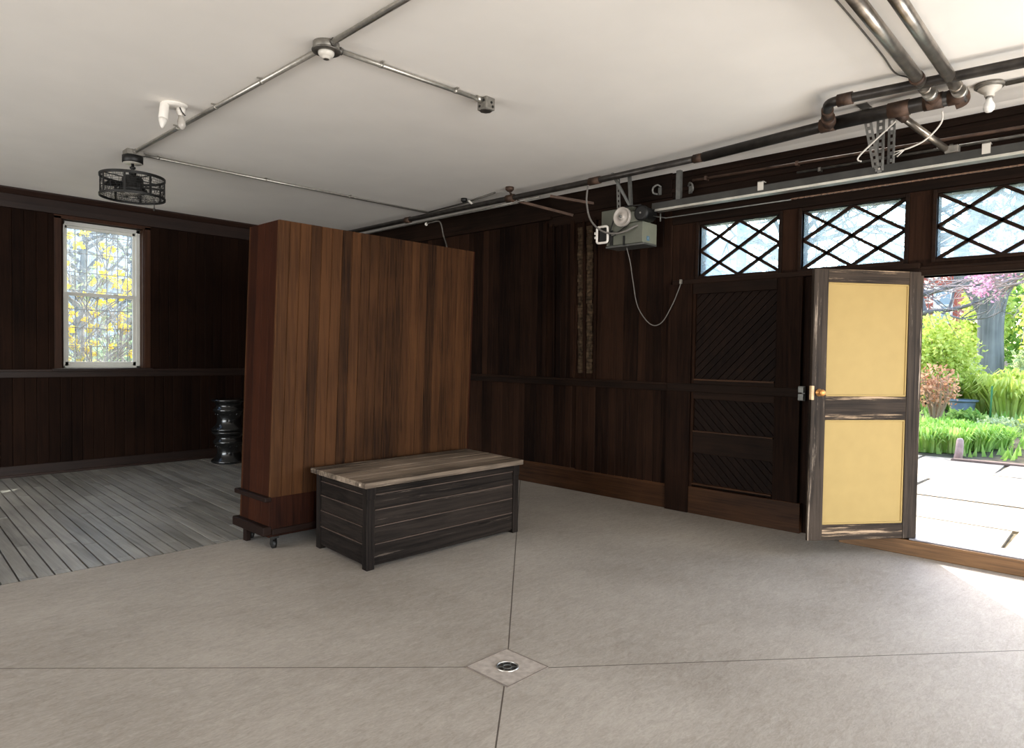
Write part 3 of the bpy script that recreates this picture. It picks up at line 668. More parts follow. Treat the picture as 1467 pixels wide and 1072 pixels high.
lp = bez([(5.59, 1.905, ZP), (5.42, 1.86, ZP + .01), (5.27, 1.81, ZP + .01), (5.18, 1.775, ZP + .01), (5.145, 1.72, ZP + .01), (5.145, 1.64, ZP + .01)], 6) + [V((5.24, .62, ZP + .01)), V((5.35, -.6, ZP + .01)), V((5.5, -2.4, ZP + .01))]
pipe('heating_pipe', lp, .034, M['ironpipe'], 'dark iron bypass pipe curving from the tee and passing behind the silver pipes', 'pipe',
     [((5.36, 1.842, ZP + .01), (5.28, 1.815, ZP + .01), .043), ((5.147, 1.70, ZP + .01), (5.15, 1.60, ZP + .01), .044), ((5.55, 1.89, ZP), (5.44, 1.865, ZP + .008), .050)], M['rust'])
for yy, xe, xs, lab in ((1.185, 5.50, 3.0, 'left of two big worn silver pipes crossing the ceiling overhead'), (1.025, 5.60, 3.0, 'right of two big worn silver pipes crossing the ceiling overhead')):
    t = thing('heating_pipe', (xe, yy, ZP), lab, 'pipe', 'big silver pipes overhead')
    zz = ZP + .015
    MB().tube([(xs, yy - .02, zz), (xe - .03, yy, zz)], .038, 24).build('pipe', M['bigpipe'], t)
    if yy > 1.1: MB().tube([(5.06, yy, zz), (5.11, yy, zz)], .045, 24).build('coupling', M['rust'], t)
    MB().tube([(xe - .22, yy, zz), (xe - .16, yy, zz)], .041, 24).build('coupling', M['bigpipe'], t)
    MB().tube([(xe - .10, yy, zz), (xe - .02, yy, zz)], .045, 24).build('collar', M['emt'], t)
    MB().tube(bez([(xe - .03, yy, zz), (xe + .03, yy, zz - .005), (xe + .06, yy + .01, zz - .02), (xe + .062, yy + .05, zz - .03)], 5), .047, 18).build('elbow', M['rust'], t)
tag(MB().tube(bez([(3.2, 1.30, ZC - .012), (3.95, 1.295, ZC - .010), (4.7, 1.30, ZC - .014), (5.05, 1.31, ZC - .02), (5.22, 1.27, ZC - .012), (5.32, 1.24, ZC - .03)]), .0055, 8).build('cable', M['emtdark'], loc=(3.2, 1.3, ZC)), 'thin grey cable on the ceiling beside the left silver pipe', 'cable')
tag(MB().tube([(5.93, 10.1, 3.41), (5.90, 6.2, 3.43), (5.885, 5.2, 3.44)], .010, 8).build('conduit', M['emt'], loc=(5.93, 10.1, 3.41)), 'slim pale conduit running just under the long dark iron pipe', 'conduit')
tag(MB().tube([(5.90, 7.23, ZC - .012), (5.83, 6.4, ZC - .012), (5.70, 5.75, ZC - .012)], .010, 8).build('conduit', M['emtdark'], loc=(5.9, 7.23, ZC)), 'slim dark conduit on the ceiling edge behind the partition top', 'conduit')
bx = thing('pipe_hanger', (5.68, 5.50, ZC), 'small rusty ceiling hanger gripping the long iron pipe above the battens', 'hanger')
mb = MB(); mb.lathe((5.66, 5.47, ZC), [(.05, 0), (.05, -.03), (.03, -.05), (.012, -.055)], n=16); mb.build('flange', M['rust'], bx); MB().tube([(5.66, 5.47, ZC - .05), (5.70, 5.48, ZP + .02)], .012, 8).build('hanger_rod', M['rust'], bx)
MB().torus((5.775, 5.53, ZP), .040, .008, (0, 1, 0), 24).build('clamp', M['chain'], bx)
bx = thing('pipe_hanger', (5.70, 6.35, ZC), 'small dark ceiling hanger on the long iron pipe above the partition', 'hanger')
MB().lathe((5.70, 6.30, ZC), [(.04, 0), (.04, -.03), (.02, -.05)], n=14).build('flange', M['black'], bx); MB().tube([(5.72, 6.24, ZC - .03), (5.77, 6.2, ZP + .01)], .014, 8).build('hanger_rod', M['offwhite'], bx)
# wooden braces from pipe to wall, wall rods
tag(MB().bar((5.93, 5.60, 3.455), (XR - .02, 5.03, 3.265), .045, .03).build('brace', M['rod'], loc=(XR - .02, 5.03, 3.265)), 'lower brown timber brace slanting from the iron pipe to the wall battens', 'brace', 'timber braces')
tag(MB().bar((5.95, 5.10, 3.44), (XR - .02, 4.72, 3.36), .045, .03).build('brace', M['rod'], loc=(XR - .02, 4.72, 3.36)), 'upper brown timber brace slanting from the iron pipe behind the opener', 'brace', 'timber braces')
t = thing('wall_pipe', (XR - .07, 3.4, 3.40), 'thin rusty pipe along the dark wall above the opener track', 'pipe')
MB().tube([(XR - .07, 3.45, 3.405), (XR - .07, -1.5, 3.30)], .014, 8).build('pipe', M['rod'], t)
for y in (3.3, 2.4, 1.3, .3): MB().box(XR - .09, XR - .03, y - .012, y + .012, 3.405 - (3.45 - y) * .0212 - .02, 3.405 - (3.45 - y) * .0212 + .02).build('strap', M['rod'], t)
t = thing('wall_pipe', (XR - .07, 1.7, 3.29), 'thin dull grey pipe along the dark wall just under the rusty one', 'pipe')
MB().tube([(XR - .07, 2.4, 3.30), (XR - .07, -1.5, 3.265)], .012, 8).build('pipe', M['emtdark'], t)
for y in (2.2, 1.2, .2): MB().box(XR - .085, XR - .03, y - .012, y + .012, 3.275, 3.31).build('strap', M['emtdark'], t)

# ------------------------------------------------------------------ door operator, track and chain
XT = 6.0
tr = thing('opener_track', (XT, 1.2, 3.09), 'long grey steel opener track hanging above the diamond transoms', 'track')
mb = MB(); mb.box(XT - .015, XT + .05, -2.0, 3.76, 3.105, 3.172); mb.build('rail', M['rail'], tr, bevel=.003)
mb = MB(); mb.box(XT - .028, XT + .06, -2.0, 3.72, 3.083, 3.092).box(XT - .02, XT + .055, -2.0, 3.72, 3.097, 3.106).box(XT - .01, XT + .04, -2.0, 3.72, 3.088, 3.10); mb.build('lip', M['railb'], tr)
for y in (2.62, .93):
    MB().box(XT - .024, XT - .016, y - .026, y + .026, 3.125, 3.205).box(XT - .024, XT + .04, y - .026, y + .026, 3.200, 3.206).build('clip', M['offwhite'], tr)
mb = MB().bar((XT, 3.47, 3.16), (XT, 3.47, 3.46), .045, .006, (1, 0, 0)); mb.box(XT, XT + .04, 3.445, 3.451, 3.16, 3.46); mb.build('hanger_bar', M['steel'], tr)

chn = thing('drive_chain', (XT + .02, 1.2, 3.01), 'rusty drive chain stretched below the opener track', 'chain')
MB().tube([(XT - .03, 3.80, 3.055), (XT, 3.6, 3.005), (XT, 2.35, 3.005)], .006, 8).build('pull_rod', M['steel'], chn)
mb = MB(); y = 2.35; k = 0
while y > -1.6:
    if k % 2: mb.box(XT - .004, XT + .004, y - .026, y, 2.999 + .004, 3.011 + .004)
    else: mb.box(XT - .008, XT + .008, y - .022, y, 3.003 + .002, 3.011 + .002)
    y -= .024; k += 1
mb.build('links', M['chain'], chn)
MB().tube([(XT - .04, 3.64, 3.05), (XT - .04, 3.64, 2.97)], .007, 8).build('stop_bolt', M['steel'], chn)

op = thing('door_opener', (5.95, 4.05, 2.76), 'green-grey door opener motor unit with pulleys hanging by the wall', 'door opener')
OX = 5.90
MB().box(OX, OX + .265, 3.812, 4.255, 2.775, 2.985).build('housing', M['oper'], op, bevel=.006)
MB().box(OX, OX + .265, 3.806, 3.812, 2.775, 2.985).build('lit_end_face', M['operlit'], op, bevel=.002)  # lighter copy of the housing paint, stands in for light on this end
MB().box(OX + .08, OX + .28, 3.98, 4.385, 2.99, 3.172).build('upper_housing', M['oper'], op, bevel=.006)
MB().box(OX + .02, OX + .26, 3.80, 4.28, 2.755, 2.775).build('base_plate', M['steel'], op, bevel=.003)
st = MB().box(OX + .075, OX + .125, 3.804, 3.8055, 2.80, 2.845).build('sticker', M['blue'], op)
mk = MB(); zc2 = 2.8225; xc2 = OX + .10
mk.lathe((xc2, 3.8038, zc2 + .010), [(.004, 0), (.004, -.0003)], (0, 1, 0), 12); mk.bar((xc2 - .010, 3.8038, zc2 - .012), (xc2 - .003, 3.8038, zc2 + .006), .003, .0006, (0, 1, 0)); mk.bar((xc2 + .010, 3.8038, zc2 - .012), (xc2 + .003, 3.8038, zc2 + .006), .003, .0006, (0, 1, 0))
mk.build('sticker_mark', M['offwhite'], st)
pc = (5.83, 4.02, 3.045)
MB().lathe(pc, [(.02, -.012), (.030, -.010), (.032, .0), (.085, .002), (.092, -.006), (.100, -.006), (.100, .004), (.094, .012), (.100, .020), (.100, .028), (.03, .030)], (1, 0, 0), 40).build('pulley', M['pulley'], op)
MB().tube([(5.79, 4.02, 3.045), (5.98, 4.02, 3.045)], .012, 12).build('axle', M['steel'], op)
MB().lathe((5.84, 3.80, 3.06), [(.06, 0), (.077, .004), (.077, .05), (.070, .055), (.070, .20), (.05, .21)], (1, 0, 0), 32).build('motor', M['black'], op)
MB().lathe((5.835, 3.80, 3.06), [(.009, .0), (.009, .006)], (1, 0, 0), 12).build('motor_shaft', M['chrome'], op)
MB().box(5.86, 6.1, 3.84, 3.97, 2.985, 3.09).build('motor_mount', M['oper'], op, bevel=.004)
mb = MB(); bl = [(5.85, 4.13, 3.04), (5.87, 4.19, 2.90), (5.88, 4.165, 2.87), (5.86, 3.98, 2.95)]; mb.tube(bez(bl, 6), .008, 6); mb.tube([(5.85, 4.0, 3.15), (5.85, 3.80, 3.14)], .007, 6); mb.build('belt', M['black'], op)
MB().lathe((5.86, 4.15, 2.89), [(.01, 0), (.022, .002), (.022, .016), (.01, .018)], (1, 0, 0), 20).build('idler_pulley', M['steel'], op)
# white limit-switch frame at the left end
fc = V((5.87, 4.29, 2.895)); mb = MB(); w_, h_ = .070, .085
rp_ = []
for (sx, sy) in ((1, 1), (-1, 1), (-1, -1), (1, -1)):
    for k in range(5):
        a = math.atan2(sy, sx) - PI / 4 + PI / 2 * k / 4; rp_.append(fc + V((0, sx * (w_ - .025) + math.cos(a) * .025, sy * (h_ - .025) + math.sin(a) * .025)))
mb.tube(rp_ + [rp_[0], rp_[1]], .013, 10, False); mb.box(5.86, 5.885, 4.355, 4.385, 2.86, 2.885).box(5.86, 5.885, 4.355, 4.388, 2.905, 2.93); mb.build('switch_frame', M['white'], op)
MB().box(5.885, 5.92, 4.24, 4.34, 2.83, 2.96).build('switch_block', M['black'], op, bevel=.004)
MB().bar((5.89, 4.185, 2.775), (5.89, 4.185, 2.93), .035, .012, (1, 0, 0)).build('mounting_strap', M['black'], op)
MB().bar((5.895, 4.03, 2.76), (5.895, 4.03, 2.86), .02, .01, (1, 0, 0)).build('mounting_strap', M['black'], op)
def slotted(mb, a, b, w, up, hole=.05):
    a, b, up = V(a), V(b), V(up); d = b - a; L_ = d.length; d.normalize(); r = d.cross(up).normalized(); n = int(L_ / hole)
    for s in (-1, 1): mb.bar(a + r * s * w * .34, b + r * s * w * .34, w * .32, .004, up)
    for k in range(n + 1):
        p = a + d * (L_ * k / n); mb.bar(p - d * hole * .28, p + d * hole * .28, w * .5, .004, up)
    return mb
mb = slotted(MB(), (5.98, 4.16, 3.172), (5.98, 4.18, ZC), .045, (1, 0, 0)); mb.build('hanger_strap', M['strut'], op)
mb = MB().bar((6.0, 4.02, 3.17), (6.0, 4.05, ZC), .03, .03, (1, 0, 0)); mb.bar((5.99, 4.03, 3.19), (5.93, 4.22, ZC), .026, .02, (1, 0, 0)); mb.build('hanger_bar', M['steel'], op)
MB().tube(bez([(5.80, 4.44, 3.42), (5.79, 4.445, 3.25), (5.78, 4.38, 3.05), (5.79, 4.24, 2.92), (5.80, 4.08, 2.875), (5.82, 3.96, 2.89), (5.86, 3.89, 2.93), (5.905, 3.87, 2.95)]), .010, 10).build('flexible_conduit', M['cable'], op)

lc = [(6.02, 4.08, 2.76), (6.05, 4.05, 2.60), (6.12, 4.06, 2.42), (6.18, 4.03, 2.14), (6.22, 3.90, 1.955), (6.23, 3.77, 1.96), (6.23, 3.65, 2.13), (6.235, 3.57, 2.31), (6.24, 3.55, 2.38)]
t = thing('hanging_cable', (6.24, 3.55, 2.38), 'grey cable looping down from the opener to the corner post', 'cable')
MB().tube(bez(lc), .0052, 8).build('cord', M['cable'], t)
MB().box(6.228, 6.25, 3.54, 3.565, 2.36, 2.405).build('hook', M['cast'], t, bevel=.003)

# slotted brackets, silver brace, loose wires
sb = thing('slotted_bracket', (XT, 1.64, 3.12), 'slotted grey steel angle bracket holding the track to the ceiling', 'bracket')
slotted(MB(), (XT - .02, 1.64, 3.125), (XT - .02, 1.64, ZC), .062, (1, 0, 0)).build('upright', M['strut'], sb)
slotted(MB(), (XT + .06, 1.58, 3.16), (XT + .06, 1.58, ZC), .055, (1, 0, 0)).build('upright', M['strut'], sb)
slotted(MB(), (XT - .025, 1.665, 3.16), (5.665, 1.665, ZC - .004), .055, (.77, 0, .64)).build('diagonal', M['strut'], sb)
mb = MB(); mb.box(5.54, 5.68, 1.62, 1.70, ZC - .006, ZC); mb.build('foot_plate', M['emt'], sb, bevel=.002)
for y, z in ((1.64, 3.14),): MB().lathe((XT - .026, y, z), [(.010, 0), (.010, -.008)], (1, 0, 0), 6, smooth=False).build('bolt', M['chrome'], sb)
t = thing('brace_pipe', (XT, 1.16, 3.18), 'shiny silver brace tube from the header pipe down to the track', 'brace')
MB().tube([(5.64, 1.39, 3.40), (5.985, 1.175, 3.20)], .026, 16).build('tube', M['bigpipe'], t)
MB().box(5.955, 6.035, 1.10, 1.19, 3.172, 3.225).build('clamp', M['cast'], t, bevel=.004)
MB().tube([(5.60, 1.42, 3.425), (5.65, 1.385, 3.395)], .034, 14).build('end_fitting', M['rust'], t)
tag(MB().tube(bez([(5.63, 1.44, 3.39), (5.68, 1.52, 3.35), (5.72, 1.63, 3.28), (5.74, 1.72, 3.21), (5.75, 1.735, 3.18), (5.75, 1.71, 3.165)]), .006, 8).build('loose_wire', M['whitewire'], loc=(5.63, 1.44, 3.39)), 'short white wire dangling left of the silver brace tube', 'wire', 'loose wires by the track')
t = thing('loose_wire', (5.66, 1.15, 3.41), 'white wire looping behind the silver brace tube, frayed at its end', 'wire', 'loose wires by the track')
MB().tube(bez([(5.66, 1.15, 3.40), (5.70, 1.16, 3.34), (5.72, 1.21, 3.28), (5.72, 1.28, 3.225), (5.72, 1.35, 3.20), (5.72, 1.40, 3.19)]), .006, 8).build('cord', M['whitewire'], t)
mb = MB()
for dy, dz in ((.07, -.005), (.075, -.03), (.05, -.045)): mb.tube([(5.72, 1.40, 3.19), (5.72, 1.40 + dy, 3.19 + dz)], .004, 6)
mb.build('frayed_end', M['whitewire'], t)
for (y, z, s, lab) in ((3.48, 3.33, 1, 'grey curved hook on the dark beam above the first transom'), (3.84, 3.37, -1, 'small grey hook on the dark beam right of the opener hangers')):
    t = thing('wall_hook', (XR - .05, y, z), lab, 'hook')
    MB().box(XR - .058, XR - .045, y - .02, y + .02, z - .05, z + .03).build('back_plate', M['steel'], t, bevel=.003)
    MB().tube(bez([(XR - .06, y + .02 * s, z + .03), (XR - .09, y - .01 * s, z + .05), (XR - .11, y - .05 * s, z + .02), (XR - .10, y - .05 * s, z - .03), (XR - .08, y - .01 * s, z - .045)]), .010, 8).build('hook_arm', M['strut'], t)
# ceiling bulb at the right
LX, LY = 5.745, .886
cb = thing('bulb_fixture', (LX, LY, ZC), 'bare bulb in a porcelain holder on the ceiling right of the silver pipes', 'light fixture')
MB().lathe((LX, LY, ZC), [(.085, 0), (.092, -.006), (.092, -.022), (.085, -.028)], n=32).build('ceiling_box', M['cast'], cb)
MB().lathe((LX, LY, ZC - .028), [(.074, 0), (.070, -.012), (.055, -.026), (.032, -.040), (.030, -.060), (.026, -.062)], n=32).build('lamp_holder', M['offwhite'], cb)
MB().lathe((LX, LY, ZC - .088), [(.020, 0), (.024, -.012)], n=20).build('socket', M['cast'], cb)
MB().lathe((LX, LY, ZC - .098), [(.018, 0), (.020, -.02), (.032, -.045), (.036, -.065), (.032, -.085), (.018, -.098), (.004, -.102)], n=28).build('bulb', plain('frosted_bulb', (.80, .78, .74), .3, 0, .02), cb)
conduit('conduit', (LX + .005, LY - .09, zc_), (LX + .06, -1.6, zc_), CR, M['emtdark'], 'grey ceiling conduit running off the right edge from the bare bulb', (.1,))

# left ends of hanging bits above the partition
t = thing('hanging_cable', (6.15, 6.9, 3.2), 'short dark cable with white tip hanging behind the partition top', 'cable')
MB().tube(bez([(5.86, 7.25, 3.37), (5.88, 7.15, 3.385), (5.92, 7.02, 3.38), (5.95, 6.98, 3.2), (5.95, 6.9, 3.0), (5.95, 6.88, 2.6)]), .010, 8).build('cord', M['emtdark'], t)
MB().lathe((5.86, 7.25, 3.37), [(.018, 0), (.024, .012), (.018, .024)], (0, -1, 0), 12).build('white_tip', M['white'], t)

# ================================================================== OUTDOORS
def gz(x): return .05 if x < 12.3 else .05 + .06 * (x - 12.3)
mb = MB()
xs = [6.48, 9, 12.3, 16, 20, 26, 34, 46, 62]
for a, b in zip(xs, xs[1:]): mb.quadmesh([(a, -30, gz(a)), (b, -30, gz(b)), (b, 60, gz(b)), (a, 60, gz(a))], [(0, 1, 2, 3)])
mb.quadmesh([(-30, 10.38, .05), (6.48, 10.38, .05), (6.48, 60, .05), (-30, 60, .05)], [(0, 1, 2, 3)])
struct(mb.build('ground', plain('garden_soil', (.13, .11, .07), .95, 0, .45, 3, .1)))
mb = MB(); rnd = random.Random(3)
x = 6.48
while x < 12.1:
    w_ = rnd.uniform(.9, 1.5); y = -7 + rnd.uniform(-.5, .5)
    while y < 8:
        l_ = rnd.uniform(.9, 2.0); j = lambda: rnd.uniform(-.04, .04); g_ = .015
        mb.prism([(x + g_ + j() * .3, y + g_ + j(), .045), (x + w_ - g_ + j() * .3, y + g_ + j(), .045), (x + w_ - g_ + j() * .3, y + l_ - g_ + j(), .045), (x + g_ + j() * .3, y + l_ - g_ + j(), .045)], (0, 0, .03 + rnd.uniform(-.004, .004))); y += l_
    x += w_
struct(mb.build('paving', plain('flagstone', (.33, .29, .225), .85, 0, .16, 4, .2, .3)))

GR = dict(yg=leafmat('leaf_yellow_green', (.40, .52, .08), (.76, .82, .26)), gg=leafmat('leaf_grey_green', (.30, .40, .18), (.58, .66, .40)),
          dk=leafmat('leaf_mid_green', (.16, .32, .06), (.42, .60, .18)), br=leafmat('leaf_bright_green', (.26, .48, .07), (.62, .80, .26)),
          rs=leafmat('leaf_rust', (.42, .20, .10), (.78, .50, .32)), pk=leafmat('blossom_pink', (.66, .28, .42), (.92, .60, .72)),
          wh=leafmat('blossom_white', (.72, .66, .60), (.92, .86, .82)), ye=leafmat('blossom_yellow', (.85, .60, .01), (.98, .84, .05), .45))
BARK = wood('grey_bark', (.09, .092, .085), (.30, .305, .28), 'z', .85, .15, .1, 1.6, None, .62, 1)
TWIG = plain('brown_twig', (.17, .12, .085), .85, 0, .3, 10, .2)
PALEBARK = plain('pale_branch_bark', (.18, .17, .17), .85, 0, .3, 6, .2)

def leaves(mb, c, rad, n, size, rng, shell=.45, flat=0, asp=.55):
    c = V(c)
    for _ in range(n):
        d = V((rng.gauss(0, 1), rng.gauss(0, 1), rng.gauss(0, 1))).normalized(); r = shell + (1 - shell) * rng.random()
        r *= 1 + .15 * math.sin(d.x * 7 + c.x) * math.sin(d.z * 6 + c.y)
        p = c + V((d.x * rad[0], d.y * rad[1], d.z * rad[2])) * r
        a = V((rng.gauss(0, 1), rng.gauss(0, 1), rng.gauss(0, 1) + flat)).normalized(); u = a.orthogonal().normalized(); w = a.cross(u); t = rng.random() * 6.28
        u, w = u * math.cos(t) + w * math.sin(t), w * math.cos(t) - u * math.sin(t); s = size * rng.uniform(.6, 1.3)
        mb.quadmesh([p - u * s, p - w * s * asp + a * s * .15, p + u * s, p + w * s * asp + a * s * .15], [(0, 1, 2, 3)])
    return mb
def stems(mb, base, tips, r, rng, n=5):
    for t in tips:
        b, e = V(base), V(t); m = (b + e) / 2 + V((rng.uniform(-.1, .1), rng.uniform(-.1, .1), rng.uniform(0, .1))) * (e - b).length
        mb.tube(bez([b, m, e], 4), [r * (1 - .75 * i / 8) for i in range(9)], n)
    return mb
def shrub(name, c, rad, n, size, mat, label, cat='shrub', grp=None, shell=.45, seed=1, st=9, stem_r=.02, stmat=None):
    rng = random.Random(seed); z0 = gz(c[0]); t = thing(name, (c[0], c[1], z0), label, cat, grp)
    leaves(MB(), c, rad, n, size, rng, shell).build('foliage', mat, t)
    tips = [(c[0] + rng.uniform(-.7, .7) * rad[0], c[1] + rng.uniform(-.7, .7) * rad[1], c[2] + rng.uniform(-.2, .7) * rad[2]) for _ in range(st)]
    stems(MB(), (c[0], c[1], z0 - .02), tips, stem_r, rng).build('stem', stmat or TWIG, t)
    return t
def branch(mb, p, d, L_, r, depth, rng, tips, spread=.55, up=.12):
    p = V(p); d = V(d).normalized(); pts = [p]; q = p.copy(); dd = d.copy(); n = 4
    for k in range(n):
        dd = (dd + V((rng.uniform(-1, 1), rng.uniform(-1, 1), rng.uniform(-1, 1) + up)) * .18).normalized(); q = q + dd * L_ / n; pts.append(q.copy())
    mb.tube(pts, [r * (1 - .45 * i / n) for i in range(n + 1)], 6 if r > .02 else 4, r > .05)
    tips.append(q)
    if depth == 0: return
    for k in range(3 if depth > 1 else 4):
        i = rng.randint(1, n); nd = (dd + V((rng.uniform(-1, 1), rng.uniform(-1, 1), rng.uniform(-.8, 1))) * spread * 1.5).normalized()
        branch(mb, pts[i], nd, L_ * rng.uniform(.5, .8), r * .5, depth - 1, rng, tips, spread, up)

# big grey tree beyond the garden bed
rng = random.Random(11); tx, ty = 23.6, 3.38; tz = gz(tx)
t = thing('garden_tree', (tx, ty, tz), 'big grey forked tree trunk rising behind the garden bed', 'tree')
mb = MB(); mb.tube(bez([(tx, ty - .02, tz - .1), (tx, ty, tz + .3), (tx, ty + .03, 2.0), (tx, ty + .04, 3.1), (tx, ty - .02, 4.1), (tx, ty - .06, 5.0), (tx, ty - .15, 5.8)], 5), [.50, .46, .42, .40, .38, .36, .345, .335, .33, .33, .325, .32, .32, .32, .33, .34, .36, .38, .38, .37, .35, .33, .32, .31, .30, .29, .28, .27, .26, .24, .22], 20)
mb.tube(bez([(tx, ty + .1, 3.0), (tx, ty + .45, 3.7), (tx, ty + .80, 4.3), (tx, ty + .75, 5.2), (tx + .2, ty + .45, 6.1), (tx, ty + .6, 7.4)], 4), [.26 - .006 * i for i in range(21)], 14)
mb.tube(bez([(tx, ty - .05, 4.9), (tx + .2, ty + .15, 5.6), (tx, ty + .2, 6.6)], 4), [.2 - .01 * i for i in range(9)], 12)
mb.tube(bez([(tx, ty - .02, 3.3), (tx, ty - .45, 4.2), (tx, ty - .62, 5.4), (tx, ty - .5, 7)], 4), [.22 - .008 * i for i in range(13)], 12)
tips = []
for k in range(16):
    z = rng.uniform(3.8, 6.6); branch(mb, (tx, ty + rng.uniform(-.4, .7), z), (rng.uniform(-.6, .6), rng.uniform(-1, 1), rng.uniform(0, .8)), rng.uniform(1.2, 2.4), .06, 3, rng, tips)
mb.build('trunk', BARK, t)

# pink blossom tree whose branches hang into the top of the doorway view
rng = random.Random(5); px, py = 16.5, .2
t = thing('blossom_tree', (px, py, gz(px)), 'pink blossoming tree with branches across the top of the doorway view', 'tree')
mb = MB(); tips = []; mb.tube(bez([(px, py, gz(px) - .1), (px, py + .1, 1.6), (px, py + .5, 2.9), (px, py + 1.3, 3.4)], 4), [.1 - .004 * i for i in range(13)], 8)
for k in range(30):
    branch(mb, (px, py + rng.uniform(.5, 2.1), rng.uniform(3.15, 3.7)), (rng.uniform(-.3, .3), rng.uniform(-.6, .7), rng.uniform(-.30, .35)), rng.uniform(.7, 1.2), .022, 2, rng, tips, .5, 0)
mb.build('branches', plain('pale_pink_bark', (.40, .33, .30), .8, 0, .2, 10), t)
mb = MB()
for p in tips:
    if p.z > 2.95 and p.y < 2.75: leaves(mb, p, (.16, .16, .09), 9, .040, rng, .1)
mb.build('blossom', GR['pk'], t)
# white blossom tree to the left
rng = random.Random(8); px, py = 24.0, 6.4
t = thing('blossom_tree', (px, py, gz(px)), 'white blossoming tree standing before the red house', 'tree')
mb = MB(); tips = []; mb.tube(bez([(px, py, gz(px) - .1), (px, py, 2.2), (px, py - .2, 3.4), (px, py, 5)], 4), [.1 - .005 * i for i in range(13)], 8)
for k in range(12): branch(mb, (px, py - .1, rng.uniform(2.6, 4.6)), (rng.uniform(-.5, .5), rng.uniform(-1, .8), rng.uniform(-.1, .6)), rng.uniform(1.0, 1.9), .035, 2, rng, tips)
mb.build('branches', PALEBARK, t)
mb = MB()
for p in tips: leaves(mb, p, (.26, .26, .2), 7, .05, rng, .1)
mb.build('blossom', GR['wh'], t)
# bare spring trees seen through the transoms
for (bxx, byy, sd, dz, lab) in ((17.0, 6.3, 21, 1, 'bare branching tree seen through the middle diamond transom'), (26.0, 10.2, 22, 1, 'bare tree behind the first diamond transom'), (20.0, 4.4, 27, 1, 'slim bare tree left of the big grey trunk')):
    rng = random.Random(sd); t = thing('bare_tree', (bxx, byy, gz(bxx)), lab, 'tree', 'bare trees beyond the doors')
    mb = MB(); tips = []
    mb.tube(bez([(bxx, byy, gz(bxx) - .1), (bxx + .1, byy - .1, 2.4), (bxx, byy + .2, 4.2), (bxx, byy - .1, 6.4)], 4), [.13 - .006 * i for i in range(13)], 8)
    for k in range(15): branch(mb, (bxx, byy, 2.6 + 3.6 * k / 15), (rng.uniform(-.6, .6), rng.choice((-1, 1)) * rng.uniform(.5, 1), rng.uniform(.1, .8)), rng.uniform(1.2, 2.2), .07, 3, rng, tips)
    mb.build('branches', PALEBARK, t)
    mb = MB()
    for p in tips[::2]: leaves(mb, p, (.2, .2, .2), 3, .035, rng, .1)
    mb.build('buds', GR['gg'], t)

# garden plants
shrub('garden_shrub', (18.0, 3.62, 1.75), (.95, .88, .97), 5200, .058, GR['yg'], 'round yellow-green shrub left of the big grey trunk', grp='leafy shrubs in the garden', shell=.3, seed=2, st=18)
shrub('garden_shrub', (19.2, 4.0, 1.3), (.8, 1.1, .85), 2200, .08, GR['gg'], 'grey-green shrub low behind the rust-leaved bush', grp='leafy shrubs in the garden', seed=3)
shrub('garden_shrub', (25.6, 2.0, 2.9), (1.2, 1.0, 1.7), 3800, .10, GR['yg'], 'tall yellow-green shrub right of the big grey trunk', grp='leafy shrubs in the garden', seed=4)
shrub('garden_shrub', (24.0, 2.0, 1.55), (1.0, .95, .75), 2400, .08, GR['gg'], 'low grey-green shrub right of the big trunk base', grp='leafy shrubs in the garden', seed=5)
shrub('garden_shrub', (30.5, 4.55, 3.4), (1.2, .85, 1.7), 2600, .13, GR['yg'], 'far yellow-green shrub between the red house and the trunk', grp='leafy shrubs in the garden', seed=6)
shrub('garden_shrub', (33.0, 3.4, 3.2), (1.5, 2.2, 2.2), 3500, .14, GR['dk'], 'far green shrub directly behind the big grey trunk', grp='leafy shrubs in the garden', seed=16)
shrub('garden_shrub', (36.0, .6, 4.6), (1.5, 2.4, 3.0), 4000, .15, GR['yg'], 'farthest pale green bush at the right edge of the doorway', grp='leafy shrubs in the garden', seed=17)
shrub('rust_shrub', (15.6, 3.14, 1.12), (.52, .46, .46), 700, .045, GR['rs'], 'rust-leaved small bush at the left edge of the doorway view', grp=None, seed=7, shell=.2, st=16, stem_r=.022, stmat=plain('tan_stem', (.36, .25, .15), .8))
shrub('rust_shrub', (21.0, 1.45, 1.45), (.45, .55, .22), 500, .06, GR['rs'], 'rust-leaved low bush right of the big trunk base', seed=9, st=6)
def clump(name, c, n, hgt, spread, mat, label, grp, seed, w=.016):
    rng = random.Random(seed); z0 = gz(c[0]); mb = MB()
    for _ in range(n):
        a = rng.uniform(0, 6.28); r0 = math.sqrt(rng.random()) * spread; b = V((c[0] + math.cos(a) * r0, c[1] + math.sin(a) * r0, z0)); lean = rng.uniform(.1, .6) * hgt; h_ = hgt * rng.uniform(.6, 1.1); s = V((-math.sin(a), math.cos(a), 0)) * w
        o = V((math.cos(a), math.sin(a), 0)) * lean; p1 = b + V((0, 0, h_ * .6)) + o * .35; p2 = b + V((0, 0, h_)) + o * .8; p3 = b + V((0, 0, h_ * .82)) + o * 1.25
        mb.quadmesh([b - s, b + s, p1 - s, p1 + s, p2 - s * .8, p2 + s * .8, p3], [(0, 1, 3, 2), (2, 3, 5, 4), (4, 5, 6)])
    return tag(mb.build(name, mat, loc=(c[0], c[1], z0)), label, 'plant', grp)
